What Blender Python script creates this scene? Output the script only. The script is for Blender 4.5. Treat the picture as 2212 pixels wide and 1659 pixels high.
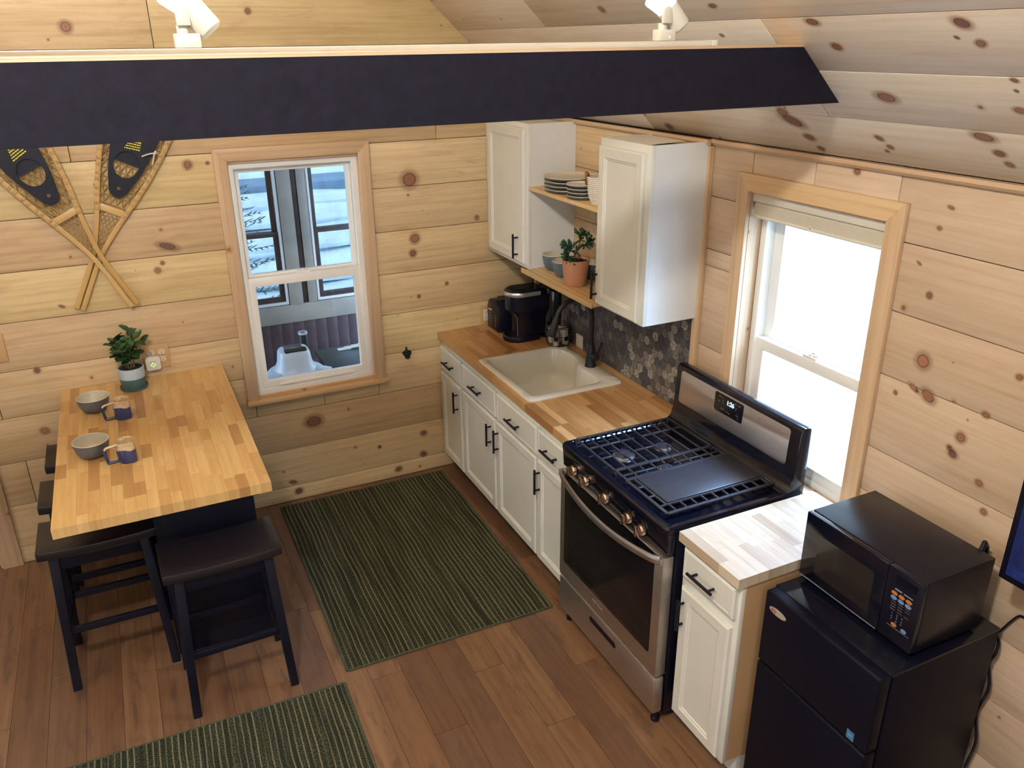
import bpy, bmesh, math, random
from math import sin, cos, pi, radians, sqrt, hypot
from mathutils import Vector, Matrix, Euler

random.seed(7)
SC = bpy.context.scene
COL = SC.collection
for _o in list(bpy.data.objects):
    bpy.data.objects.remove(_o, do_unlink=True)

# ------------------------------------------------------------------ camera
F_PX = 1761.5
cam_d = bpy.data.cameras.new('camera')
cam = bpy.data.objects.new('camera', cam_d)
COL.objects.link(cam)
R_ = Vector((0.90387886, -0.42761546, -0.0121669))
U_ = Vector((0.17449081, 0.34256647, 0.92314742))
N_ = -Vector((0.39058414, 0.83653645, -0.38425356))
cam.matrix_world = Matrix(((R_.x, U_.x, N_.x, -2.24248), (R_.y, U_.y, N_.y, -4.37544),
                           (R_.z, U_.z, N_.z, 2.52809), (0, 0, 0, 1)))
cam_d.sensor_fit = 'HORIZONTAL'
cam_d.sensor_width = 36.0
cam_d.lens = F_PX / 2212 * 36.0
cam_d.shift_x = 14.6 / 2212
cam_d.shift_y = -9.7 / 2212
cam_d.clip_start = 0.02
SC.camera = cam

# ------------------------------------------------------------------ world: bright overcast winter sky
WORLD_STRENGTH = 4.5
world = bpy.data.worlds.new('sky')
SC.world = world
world.use_nodes = True
wn = world.node_tree
bg = wn.nodes['Background']
bg.inputs['Strength'].default_value = WORLD_STRENGTH
tc = wn.nodes.new('ShaderNodeTexCoord')
sx = wn.nodes.new('ShaderNodeSeparateXYZ')
rp = wn.nodes.new('ShaderNodeValToRGB')
rp.color_ramp.elements[0].position = 0.0
rp.color_ramp.elements[0].color = (0.66, 0.82, 1.0, 1)
rp.color_ramp.elements[1].position = 0.6
rp.color_ramp.elements[1].color = (0.60, 0.79, 1.0, 1)
wn.links.new(tc.outputs['Generated'], sx.inputs[0])
wn.links.new(sx.outputs['Z'], rp.inputs[0])
wn.links.new(rp.outputs[0], bg.inputs['Color'])

SC.view_settings.view_transform = 'Standard'
SC.view_settings.look = 'None'
SC.view_settings.gamma = 1.0
SC.view_settings.use_curve_mapping = False
SC.view_settings.exposure = 0.0
SC.cycles.max_bounces = 8
SC.cycles.diffuse_bounces = 5
SC.cycles.glossy_bounces = 4
SC.cycles.transparent_max_bounces = 12
SC.cycles.caustics_reflective = False
SC.cycles.caustics_refractive = False
SC.cycles.sample_clamp_indirect = 6.0
SC.cycles.use_denoising = True
SC.cycles.use_adaptive_sampling = True
SC.cycles.adaptive_threshold = 0.02


def area_light(name, loc, direction, sx_, sy_, power, color, spread=pi):
    d = bpy.data.lights.new(name, 'AREA')
    d.shape = 'RECTANGLE'
    d.size = sx_
    d.size_y = sy_
    d.energy = power
    d.color = color
    d.spread = spread
    o = bpy.data.objects.new(name, d)
    COL.objects.link(o)
    o.location = loc
    o.rotation_euler = Vector(direction).to_track_quat('-Z', 'Y').to_euler()
    return o


# daylight by the window in view; side and rear fills added at made-up openings
area_light('daylight_right_window', (1.25, -2.55, 2.75), (-1.35, 0.25, -1.35), 2.2, 1.3, 620, (0.40, 0.64, 1.0))
area_light('side_opening_fill', (-5.02, -2.6, 1.6), (1, 0.1, -0.05), 1.6, 1.3, 6, (0.86, 0.93, 1.0))  # added fill, no side window known
area_light('rear_opening_fill', (-2.7, -7.32, 2.4), (0, 1, -0.10), 2.2, 1.3, 7, (0.80, 0.88, 1.0))  # added fill at an invented rear opening
_pl = bpy.data.lights.new('added_loft_fill', 'POINT')  # added unseen fill for ceiling and room; no pendant hangs here
_pl.energy = 290
_pl.color = (1.0, 0.96, 0.90)
_pl.shadow_soft_size = 0.12
_po = bpy.data.objects.new('added_loft_fill', _pl)
COL.objects.link(_po)
_po.location = (-2.75, -4.0, 3.75)


def spot(name, loc, target, power, color, ang=radians(75), blend=0.6, r=0.03):
    d = bpy.data.lights.new(name, 'SPOT')
    d.energy = power
    d.color = color
    d.spot_size = ang
    d.spot_blend = blend
    d.shadow_soft_size = r
    o = bpy.data.objects.new(name, d)
    COL.objects.link(o)
    o.location = loc
    o.rotation_euler = (Vector(target) - Vector(loc)).to_track_quat('-Z', 'Y').to_euler()
    return o


# ------------------------------------------------------------------ helpers: nodes
class NT:
    def __init__(s, name):
        s.m = bpy.data.materials.new(name)
        s.m.use_nodes = True
        s.t = s.m.node_tree
        s.b = s.t.nodes['Principled BSDF']
        s.out = s.t.nodes['Material Output']

    def n(s, typ, **kw):
        nd = s.t.nodes.new('ShaderNode' + typ)
        for k, v in kw.items():
            setattr(nd, k, v)
        return nd

    def l(s, a, b):
        s.t.links.new(a, b)

    def val(s, x, sock):
        if hasattr(x, 'links') or isinstance(x, bpy.types.NodeSocket):
            s.l(x, sock)
        else:
            sock.default_value = x

    def math(s, op, a, b=0.0, c=None, clamp=False):
        nd = s.n('Math', operation=op, use_clamp=clamp)
        s.val(a, nd.inputs[0])
        s.val(b, nd.inputs[1])
        if c is not None:
            s.val(c, nd.inputs[2])
        return nd.outputs[0]

    def sstep(s, x, a, b):
        nd = s.n('MapRange', interpolation_type='SMOOTHSTEP')
        s.val(x, nd.inputs['Value'])
        s.val(a, nd.inputs['From Min'])
        s.val(b, nd.inputs['From Max'])
        return nd.outputs[0]

    def mix(s, f, a, b, blend='MIX'):
        nd = s.n('Mix', data_type='RGBA', blend_type=blend)
        s.val(f, nd.inputs['Factor'])
        for x, i in ((a, 6), (b, 7)):
            if isinstance(x, tuple):
                nd.inputs[i].default_value = (*x[:3], 1)
            else:
                s.l(x, nd.inputs[i])
        return nd.outputs[2]

    def comb(s, x, y, z):
        nd = s.n('CombineXYZ')
        s.val(x, nd.inputs[0])
        s.val(y, nd.inputs[1])
        s.val(z, nd.inputs[2])
        return nd.outputs[0]

    def noise(s, vec, scale=5.0, detail=3.0, rough=0.5, dist=0.0):
        nd = s.n('TexNoise')
        s.l(vec, nd.inputs['Vector'])
        nd.inputs['Scale'].default_value = scale
        nd.inputs['Detail'].default_value = detail
        nd.inputs['Roughness'].default_value = rough
        nd.inputs['Distortion'].default_value = dist
        return nd.outputs['Fac']

    def ramp(s, fac, stops, interp='LINEAR'):
        nd = s.n('ValToRGB')
        cr = nd.color_ramp
        cr.interpolation = interp
        while len(cr.elements) < len(stops):
            cr.elements.new(0.5)
        for e, (p, c) in zip(cr.elements, stops):
            e.position = p
            e.color = (*c[:3], 1)
        s.l(fac, nd.inputs[0])
        return nd.outputs[0]

    def bump(s, h, strength=0.3, dist=0.01):
        nd = s.n('Bump')
        nd.inputs['Strength'].default_value = strength
        nd.inputs['Distance'].default_value = dist
        s.l(h, nd.inputs['Height'])
        s.l(nd.outputs[0], s.b.inputs['Normal'])


def simple(name, col, rough=0.5, metal=0.0, coat=0.0, spec=0.5, nscale=0.0, namt=0.0, bump=0.0, emit=None, es=0.0):
    t = NT(name)
    b = t.b
    b.inputs['Base Color'].default_value = (*col, 1)
    b.inputs['Roughness'].default_value = rough
    b.inputs['Metallic'].default_value = metal
    b.inputs['Coat Weight'].default_value = coat
    b.inputs['Specular IOR Level'].default_value = spec
    tcn = t.n('TexCoord')
    nz = t.noise(tcn.outputs['Object'], nscale if nscale else 14.0, 4.0, 0.6)
    amt = namt if namt else 0.06
    dark = tuple(max(0, c * (1 - amt)) for c in col)
    lite = tuple(min(1, c * (1 + amt)) for c in col)
    t.l(t.ramp(nz, [(0.3, dark), (0.7, lite)]), b.inputs['Base Color'])
    if bump:
        t.bump(nz, bump, 0.004)
    if emit:
        b.inputs['Emission Color'].default_value = (*emit, 1)
        b.inputs['Emission Strength'].default_value = es
    return t.m


def wood(name, tints, grain_dark=0.72, knots=0.0, gs=1.0, rough=0.45, coat=0.0, streak=0.35, knot_scale=2.6,
         knot_col=(0.17, 0.065, 0.03), bump=0.06, patch=None, saw=0.0, grain=None):
    """Wood with the grain along local X, the face across local Y; each piece gets its own offset and tint."""
    t = NT(name)
    tcn = t.n('TexCoord')
    oi = t.n('ObjectInfo')
    sp = t.n('SeparateXYZ')
    t.l(tcn.outputs['Object'], sp.inputs[0])
    X, Y, Z = sp.outputs
    if grain:      # stock that is not laid out along local X
        o3 = {'X': (X, Y, Z), 'Y': (Y, X, Z), 'Z': (Z, X, Y)}[grain]
        X, Y, Z = o3[0], t.math('ADD', o3[1], o3[2]), 0.0
    rnd = oi.outputs['Random']
    ox = t.math('MULTIPLY', rnd, 91.7)
    oy = t.math('MULTIPLY', rnd, 57.3)
    x = t.math('ADD', X, ox)
    y = t.math('ADD', Y, oy)
    d = None
    if knots > 0:
        vec = t.comb(x, y, 0.0)
        wob = t.noise(vec, 9.0, 2.0)
        xk = t.math('ADD', x, t.math('MULTIPLY', wob, 0.02))
        vor = t.n('TexVoronoi', voronoi_dimensions='2D')
        t.l(t.comb(xk, y, 0.0), vor.inputs['Vector'])
        vor.inputs['Scale'].default_value = knot_scale
        vor.inputs['Randomness'].default_value = 1.0
        d = t.math('DIVIDE', vor.outputs['Distance'], knot_scale)
        cs = t.n('SeparateColor')
        t.l(vor.outputs['Color'], cs.inputs[0])
        size = t.math('MULTIPLY', t.math('POWER', cs.outputs[0], 2.2), 0.021 * knots)
        size = t.math('ADD', size, 0.0025)
        # grain bows around a knot
        bow = t.math('MULTIPLY', size, t.math('POWER', 2.718, t.math('MULTIPLY', t.math('DIVIDE', d, t.math('ADD', size, 0.012)), -1.0)))
        y = t.math('ADD', y, t.math('MULTIPLY', bow, 1.6))
    v1 = t.comb(t.math('MULTIPLY', x, 1.1 * gs), t.math('MULTIPLY', y, 34 * gs), Z)
    fine = t.noise(v1, 1.6, 5.0, 0.62, 0.25)
    v2 = t.comb(t.math('MULTIPLY', x, 0.7 * gs), t.math('MULTIPLY', y, 7.5 * gs), 0.0)
    broad = t.noise(v2, 1.2, 3.0, 0.5, 0.9)
    wv = t.n('TexWave', wave_type='BANDS', bands_direction='Y')
    t.l(t.comb(t.math('MULTIPLY', x, 0.55 * gs), t.math('MULTIPLY', y, 5.2 * gs), 0.0), wv.inputs['Vector'])
    wv.inputs['Scale'].default_value = 1.5
    wv.inputs['Distortion'].default_value = 7.0
    wv.inputs['Detail'].default_value = 2.0
    wv.inputs['Detail Scale'].default_value = 0.8
    n = len(tints)
    tint = t.ramp(t.math('FRACT', t.math('MULTIPLY', rnd, 17.31)), [(i / max(1, n), c) for i, c in enumerate(tints)], 'CONSTANT')
    dark = t.mix(1.0, tint, (grain_dark, grain_dark * 0.90, grain_dark * 0.80), 'MULTIPLY')
    g = t.math('ADD', t.math('MULTIPLY', t.sstep(fine, 0.38, 0.72), 0.5), t.math('MULTIPLY', t.sstep(broad, 0.42, 0.75), 0.5))
    g = t.math('ADD', g, t.math('MULTIPLY', t.sstep(wv.outputs['Fac'], 0.55, 1.0), streak), clamp=True)
    col = t.mix(g, tint, dark)
    if patch:
        pn = t.noise(t.comb(t.math('MULTIPLY', x, 3.0), t.math('MULTIPLY', y, 13.0), 0.0), 1.5, 4.0, 0.65, 0.6)
        col = t.mix(t.math('MULTIPLY', t.sstep(pn, 0.48, 0.72), patch[1]), col, patch[0])
    if saw:
        sn = t.noise(t.comb(t.math('MULTIPLY', x, 120.0), t.math('MULTIPLY', y, 3.0), 0.0), 1.0, 2.0)
        col = t.mix(t.math('MULTIPLY', t.sstep(sn, 0.5, 0.7), saw), col, dark)
    if knots > 0:
        halo = t.math('MULTIPLY', t.math('SUBTRACT', 1.0, t.sstep(d, t.math('MULTIPLY', size, 0.9), t.math('MULTIPLY', size, 2.6))), 0.55)
        col = t.mix(halo, col, t.mix(1.0, tint, (0.62, 0.45, 0.33), 'MULTIPLY'))
        core = t.math('SUBTRACT', 1.0, t.sstep(d, t.math('MULTIPLY', size, 0.78), size))
        ring = t.noise(t.comb(t.math('MULTIPLY', d, 300.0), 0.0, 0.0), 1.0, 1.0)
        kc = t.mix(ring, knot_col, tuple(min(1, c * 2.2) for c in knot_col))
        col = t.mix(core, col, kc)
    t.l(col, t.b.inputs['Base Color'])
    t.b.inputs['Roughness'].default_value = rough
    t.b.inputs['Coat Weight'].default_value = coat
    t.b.inputs['Coat Roughness'].default_value = 0.25
    t.bump(fine, bump, 0.003)
    return t.m


# ------------------------------------------------------------------ materials
PINE_A = [(0.63, 0.48, 0.275), (0.69, 0.54, 0.33), (0.56, 0.42, 0.24), (0.66, 0.51, 0.30), (0.60, 0.46, 0.275), (0.64, 0.51, 0.27), (0.55, 0.41, 0.245)]
PINE_B = [(0.56, 0.445, 0.325), (0.60, 0.48, 0.355), (0.53, 0.415, 0.30), (0.58, 0.46, 0.335)]
M_PINE = wood('pine', PINE_A, 0.74, knots=0.3, streak=0.22, saw=0.10, rough=0.5, patch=((0.36, 0.22, 0.12), 0.33))
M_PINE_R = wood('pine_right', PINE_B, 0.80, knots=0.3, streak=0.18, saw=0.05, rough=0.5, patch=((0.38, 0.24, 0.16), 0.25))
M_PINE_C = wood('pine_ceiling', [(0.70, 0.63, 0.52), (0.74, 0.67, 0.55), (0.67, 0.60, 0.49)], 0.86, knots=0.35, streak=0.16, rough=0.5, knot_scale=2.2, patch=((0.50, 0.38, 0.27), 0.25))
M_TRIM = wood('pine_trim', [(0.60, 0.41, 0.22), (0.65, 0.47, 0.27), (0.57, 0.38, 0.20)], 0.78, knots=0.7, streak=0.3, rough=0.42)
TR_T = [(0.57, 0.42, 0.27), (0.60, 0.45, 0.30), (0.54, 0.39, 0.25)]
M_TRIM_X = wood('pine_trim_x', TR_T, 0.78, knots=0.6, streak=0.25, rough=0.42, grain='X')
M_TRIM_Y = wood('pine_trim_y', TR_T, 0.78, knots=0.6, streak=0.25, rough=0.42, grain='Y')
M_TRIM_Z = wood('pine_trim_z', TR_T, 0.78, knots=0.6, streak=0.25, rough=0.42, grain='Z')
M_SHELF = wood('pine_shelf', [(0.70, 0.52, 0.28), (0.68, 0.50, 0.25)], 0.66, knots=0.3, streak=0.6, rough=0.42)
BUTCH = [(0.58, 0.37, 0.145), (0.63, 0.42, 0.175), (0.50, 0.30, 0.11), (0.66, 0.45, 0.20), (0.40, 0.225, 0.08), (0.60, 0.39, 0.155), (0.63, 0.43, 0.18), (0.55, 0.34, 0.13)]
M_BUTCH = wood('butcher_block', BUTCH, 0.80, knots=0.0, streak=0.2, rough=0.32, coat=0.25, bump=0.02, patch=((0.36, 0.17, 0.06), 0.30))
BUTCH_R = [(0.47, 0.27, 0.105), (0.52, 0.315, 0.135), (0.40, 0.22, 0.085), (0.57, 0.36, 0.16), (0.33, 0.165, 0.06), (0.49, 0.285, 0.115)]
M_BUTCH_K = wood('butcher_block_kitchen', BUTCH_R, 0.78, knots=0.0, streak=0.25, rough=0.32, coat=0.25, bump=0.02, patch=((0.27, 0.10, 0.035), 0.35))
BUTCH_S = [(0.60, 0.52, 0.40), (0.63, 0.56, 0.44), (0.56, 0.48, 0.37), (0.65, 0.58, 0.46), (0.49, 0.40, 0.30), (0.61, 0.53, 0.41)]  # strong window light put into the paler stave colours
M_BUTCH_S = wood('butcher_block_window_lit', BUTCH_S, 0.80, knots=0.0, streak=0.22, rough=0.3, coat=0.3, bump=0.02, patch=((0.40, 0.24, 0.15), 0.28))
FLOOR = [(0.150, 0.080, 0.044), (0.178, 0.098, 0.053), (0.130, 0.070, 0.042), (0.195, 0.108, 0.058), (0.165, 0.088, 0.046), (0.122, 0.068, 0.045)]
M_FLOOR = wood('laminate_floor', FLOOR, 0.62, knots=0.0, gs=0.9, streak=0.16, rough=0.33, coat=0.12, bump=0.03, patch=((0.070, 0.038, 0.028), 0.78))
M_WHITE = simple('white_paint', (0.66, 0.67, 0.61), 0.42, nscale=6, namt=0.03, bump=0.03)
M_WHITE2 = simple('white_paint_panel', (0.66, 0.67, 0.65), 0.5, nscale=5, namt=0.05, bump=0.03)
M_VINYL = simple('white_vinyl', (0.80, 0.80, 0.77), 0.3, namt=0.02)
M_BLACKP = simple('black_paint', (0.0045, 0.0048, 0.011), 0.5, spec=0.25, namt=0.2)
M_BEAM = simple('black_beam_paint', (0.0080, 0.0082, 0.0170), 0.7, spec=0.15, nscale=40, namt=0.25, bump=0.05)
M_STOOL = simple('black_stool_paint', (0.0045, 0.0048, 0.011), 0.45, spec=0.25, namt=0.2)
M_STOOLT = wood('stool_seat_wood', [(0.0075, 0.006, 0.009), (0.009, 0.007, 0.010)], 0.7, rough=0.38, coat=0.1)
M_BLKG = simple('black_gloss', (0.0028, 0.0034, 0.0088), 0.13, spec=0.45, namt=0.1)
M_BLKS = simple('black_satin', (0.0045, 0.005, 0.012), 0.27, spec=0.28, namt=0.15)
M_BLKM = simple('black_matte_metal', (0.013, 0.013, 0.016), 0.45, metal=0.3, namt=0.15)
M_IRON = simple('cast_iron', (0.028, 0.030, 0.040), 0.42, metal=0.2, nscale=90, namt=0.2, bump=0.15)
M_GRID = simple('griddle_iron', (0.035, 0.038, 0.050), 0.36, metal=0.3, nscale=30, namt=0.12, bump=0.05)
M_FRIDGE = simple('fridge_black', (0.0035, 0.004, 0.0100), 0.45, spec=0.10, nscale=160, namt=0.2, bump=0.10)
M_CHROME = simple('chrome', (0.75, 0.75, 0.76), 0.15, metal=1.0, namt=0.03)
M_ALU = simple('aluminium_ring', (0.50, 0.50, 0.50), 0.35, metal=0.9, namt=0.05)
M_KNOB = simple('knob_bronze', (0.62, 0.47, 0.38), 0.2, metal=1.0, namt=0.05)
M_CERG = simple('grey_glaze', (0.090, 0.100, 0.115), 0.35, nscale=60, namt=0.12)
M_CERB = simple('blue_grey_glaze', (0.075, 0.110, 0.140), 0.4, nscale=60, namt=0.12)
M_CREAM = simple('cream_glaze', (0.52, 0.49, 0.40), 0.28, namt=0.04)
M_CREAMR = simple('cream_rim', (0.62, 0.57, 0.46), 0.3, namt=0.04)
M_SINK = simple('sink_white', (0.60, 0.59, 0.52), 0.25, coat=0.2, namt=0.02)
M_TERRA = simple('terracotta', (0.44, 0.205, 0.12), 0.75, nscale=60, namt=0.10, bump=0.06)
M_SOIL = simple('potting_soil', (0.012, 0.009, 0.007), 0.95, nscale=90, namt=0.9, bump=0.9)
M_LEAF = simple('leaf_green', (0.022, 0.066, 0.022), 0.28, nscale=30, namt=0.35)
M_LEAFS = simple('succulent_green', (0.014, 0.048, 0.020), 0.28, nscale=50, namt=0.35)
M_STEM = simple('stem_green', (0.16, 0.13, 0.05), 0.6)
M_BARK = simple('stem_brown', (0.10, 0.06, 0.05), 0.8, nscale=50, namt=0.3, bump=0.3)
M_LEATH = simple('tan_leather', (0.28, 0.105, 0.045), 0.55, nscale=40, namt=0.15)
M_ROPE = simple('white_rope', (0.66, 0.63, 0.56), 0.85, nscale=80, namt=0.10, bump=0.2)
M_PLASTW = simple('white_plastic', (0.62, 0.60, 0.52), 0.35, namt=0.03)
M_ALMOND = simple('almond_plastic', (0.62, 0.56, 0.42), 0.35, namt=0.03)
M_PLATE = wood('wall_plate_wood', [(0.48, 0.32, 0.16), (0.50, 0.34, 0.17)], 0.85, rough=0.5)
M_HOLE = simple('slot_dark', (0.004, 0.004, 0.004), 0.8)
M_VAC = simple('vacuum_grey_plastic', (0.50, 0.57, 0.66), 0.35, namt=0.04)
M_TRACK = simple('track_cream', (0.60, 0.59, 0.52), 0.4, namt=0.03)
M_BULB = simple('lit_lamp_face', (0.9, 0.95, 0.9), 0.4, emit=(0.88, 1.0, 0.92), es=3.5)
M_RAIL = wood('snowshoe_ash', [(0.50, 0.33, 0.115), (0.53, 0.36, 0.14)], 0.8, rough=0.35, coat=0.3)
M_RAWH = simple('rawhide_lacing', (0.36, 0.235, 0.09), 0.4, nscale=70, namt=0.3, coat=0.2)
M_RUBB = simple('navy_rubber', (0.007, 0.009, 0.019), 0.45, spec=0.3, namt=0.1)
M_YEL = simple('yellow_print', (0.72, 0.66, 0.03), 0.5)
M_GREY = simple('grey_print', (0.17, 0.18, 0.20), 0.5)
M_CORDW = simple('white_cord', (0.60, 0.58, 0.52), 0.6)
M_PAPER = simple('white_paper', (0.62, 0.58, 0.50), 0.8, nscale=4, namt=0.05)
M_SNOW = simple('snow', (0.80, 0.88, 0.92), 0.9, nscale=1.2, namt=0.10, bump=0.3)
M_ROAD = simple('road_slush', (0.22, 0.32, 0.42), 0.9, nscale=3, namt=0.2)
M_SPRUCE = simple('spruce_needles', (0.10, 0.17, 0.17), 0.8, nscale=30, namt=0.4)
M_TRUNK = simple('spruce_bark', (0.06, 0.045, 0.04), 0.9, nscale=20, namt=0.3)
M_SIDING = simple('maroon_siding', (0.070, 0.042, 0.048), 0.5, nscale=8, namt=0.25)
M_PBEIGE = simple('porch_beige', (0.34, 0.30, 0.25), 0.6, nscale=6, namt=0.12)
M_PBROWN = simple('porch_brown', (0.050, 0.032, 0.027), 0.5, nscale=12, namt=0.25)
M_PFLOOR = simple('porch_floor', (0.05, 0.055, 0.06), 0.7, nscale=10, namt=0.2)
M_CHEST = simple('dark_green_metal', (0.020, 0.034, 0.040), 0.35, nscale=20, namt=0.3)
M_BLIND = simple('blind_fabric', (0.50, 0.47, 0.38), 0.75, nscale=120, namt=0.05, bump=0.1)
M_SAGE = simple('planter_teal', (0.035, 0.085, 0.090), 0.5, nscale=40, namt=0.12)
M_PALEB = simple('planter_pale_blue', (0.34, 0.42, 0.46), 0.45, nscale=25, namt=0.10)
M_NAVY = simple('mug_blue_glaze', (0.012, 0.028, 0.105), 0.18, coat=0.4, nscale=30, namt=0.25)
M_DRIP = simple('mug_cream_glaze', (0.52, 0.40, 0.24), 0.2, coat=0.4, nscale=60, namt=0.2)
M_GROUT = simple('grout', (0.013, 0.013, 0.015), 0.8, nscale=60, namt=0.2)
M_WALLD = simple('wall_backing', (0.06, 0.035, 0.02), 0.9)
M_PLAIN = simple('plain_wall', (0.55, 0.42, 0.27), 0.7, nscale=3, namt=0.05)
M_DOORG = simple('door_grey', (0.30, 0.30, 0.31), 0.5)
M_SCREEN = None


def mat_steel(name='stainless_steel'):
    t = NT(name)
    tcn = t.n('TexCoord')
    sp = t.n('SeparateXYZ')
    t.l(tcn.outputs['Object'], sp.inputs[0])
    v = t.comb(t.math('MULTIPLY', sp.outputs[0], 4), t.math('MULTIPLY', sp.outputs[1], 6), t.math('MULTIPLY', sp.outputs[2], 260))
    nz = t.noise(v, 1.0, 3.0)
    t.l(t.ramp(nz, [(0.3, (0.56, 0.53, 0.51)), (0.7, (0.66, 0.63, 0.61))]), t.b.inputs['Base Color'])
    t.b.inputs['Metallic'].default_value = 1.0
    t.b.inputs['Roughness'].default_value = 0.42
    t.b.inputs['Anisotropic'].default_value = 0.5
    t.bump(nz, 0.03, 0.001)
    return t.m


M_STEEL = mat_steel()


def mat_glass(name, tint=(0.93, 0.96, 1.0), refl=0.08, dust=0.0):
    t = NT(name)
    tr = t.n('BsdfTransparent')
    tr.inputs[0].default_value = (*tint, 1)
    gl = t.n('BsdfGlossy')
    gl.inputs['Roughness'].default_value = 0.02
    mx = t.n('MixShader')
    lw = t.n('LayerWeight')
    lw.inputs['Blend'].default_value = 0.5
    t.l(t.math('ADD', t.math('MULTIPLY', t.math('POWER', lw.outputs['Facing'], 5.0), 0.5), 0.03), mx.inputs[0])
    t.l(tr.outputs[0], mx.inputs[1])
    t.l(gl.outputs[0], mx.inputs[2])
    last = mx.outputs[0]
    if dust:
        df = t.n('BsdfDiffuse')
        df.inputs[0].default_value = (0.5, 0.52, 0.5, 1)
        tcn = t.n('TexCoord')
        nz = t.noise(tcn.outputs['Object'], 5.0, 5.0, 0.65)
        m2 = t.n('MixShader')
        t.l(t.math('MULTIPLY', t.sstep(nz, 0.40, 0.8), dust), m2.inputs[0])
        t.l(last, m2.inputs[1])
        t.l(df.outputs[0], m2.inputs[2])
        last = m2.outputs[0]
    t.l(last, t.out.inputs['Surface'])
    return t.m


M_GLASS = mat_glass('window_glass', (0.97, 0.985, 1.0))
M_GLASSD = mat_glass('dusty_window_glass', (0.56, 0.59, 0.61), dust=0.15)
M_OVENGL = simple('oven_door_glass', (0.004, 0.004, 0.006), 0.10, coat=0.0, spec=0.35)


def mat_rug():
    t = NT('woven_rug')
    tcn = t.n('TexCoord')
    sp = t.n('SeparateXYZ')
    t.l(tcn.outputs['Object'], sp.inputs[0])
    X, Y, Z = sp.outputs
    wob = t.noise(t.comb(t.math('MULTIPLY', X, 1.5), t.math('MULTIPLY', Y, 2.2), 0.0), 1.6, 2.0)
    x = t.math('ADD', X, t.math('MULTIPLY', t.math('SUBTRACT', wob, 0.5), 0.020))
    ph = t.math('FRACT', t.math('DIVIDE', x, 0.0232))
    tri = t.math('ABSOLUTE', t.math('SUBTRACT', ph, 0.5))
    line = t.math('SUBTRACT', 1.0, t.sstep(tri, 0.07, 0.15))
    st = t.math('FRACT', t.math('DIVIDE', Y, 0.0095))
    stitch = t.sstep(t.math('ABSOLUTE', t.math('SUBTRACT', st, 0.5)), 0.12, 0.30)
    fib = t.noise(t.comb(t.math('MULTIPLY', x, 240), t.math('MULTIPLY', Y, 110), 0.0), 1.0, 3.0, 0.7)
    big = t.noise(t.comb(t.math('MULTIPLY', x, 45), t.math('MULTIPLY', Y, 2.5), 0.0), 1.0, 2.0)
    base = t.mix(t.sstep(big, 0.35, 0.65), (0.026, 0.031, 0.019), (0.070, 0.074, 0.038))
    base = t.mix(t.sstep(fib, 0.42, 0.62), (0.010, 0.012, 0.009), base)
    vary = t.noise(t.comb(t.math('MULTIPLY', x, 43.0), t.math('MULTIPLY', Y, 1.2), 3.0), 1.0, 1.0)
    col = t.mix(t.math('MULTIPLY', t.math('MULTIPLY', line, stitch), t.sstep(vary, 0.25, 0.6)), base, (0.25, 0.225, 0.135))
    t.l(col, t.b.inputs['Base Color'])
    t.b.inputs['Roughness'].default_value = 0.95
    t.b.inputs['Specular IOR Level'].default_value = 0.1
    h = t.math('ADD', t.math('MULTIPLY', fib, 0.6), t.math('MULTIPLY', tri, 1.0))
    t.bump(h, 0.6, 0.004)
    return t.m


M_RUG = mat_rug()
M_RUGE = simple('rug_binding', (0.040, 0.050, 0.030), 0.95, nscale=120, namt=0.5, bump=0.5)


def mat_tile():
    t = NT('marbled_hex_tile')
    tcn = t.n('TexCoord')
    oi = t.n('ObjectInfo')
    sp = t.n('SeparateXYZ')
    t.l(tcn.outputs['Object'], sp.inputs[0])
    r = oi.outputs['Random']
    v = t.comb(t.math('ADD', t.math('MULTIPLY', sp.outputs[0], 26), t.math('MULTIPLY', r, 40)),
               t.math('ADD', t.math('MULTIPLY', sp.outputs[1], 150), t.math('MULTIPLY', r, 90)), 0.0)
    nz = t.noise(v, 1.0, 3.0, 0.6, 0.8)
    base = t.ramp(t.math('FRACT', t.math('MULTIPLY', r, 23.7)), [(0, (0.075, 0.072, 0.074)), (0.18, (0.14, 0.13, 0.115)), (0.36, (0.042, 0.045, 0.058)), (0.52, (0.10, 0.094, 0.088)), (0.68, (0.055, 0.056, 0.066)), (0.80, (0.30, 0.285, 0.24)), (0.91, (0.20, 0.175, 0.15))], 'CONSTANT')
    col = t.mix(t.math('MULTIPLY', t.sstep(nz, 0.46, 0.60), 0.8), base, (0.028, 0.029, 0.036))
    col = t.mix(t.math('MULTIPLY', t.sstep(nz, 0.68, 0.75), 0.7), col, (0.40, 0.38, 0.34))
    t.l(col, t.b.inputs['Base Color'])
    t.b.inputs['Roughness'].default_value = 0.35
    return t.m


M_TILE = mat_tile()


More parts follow.
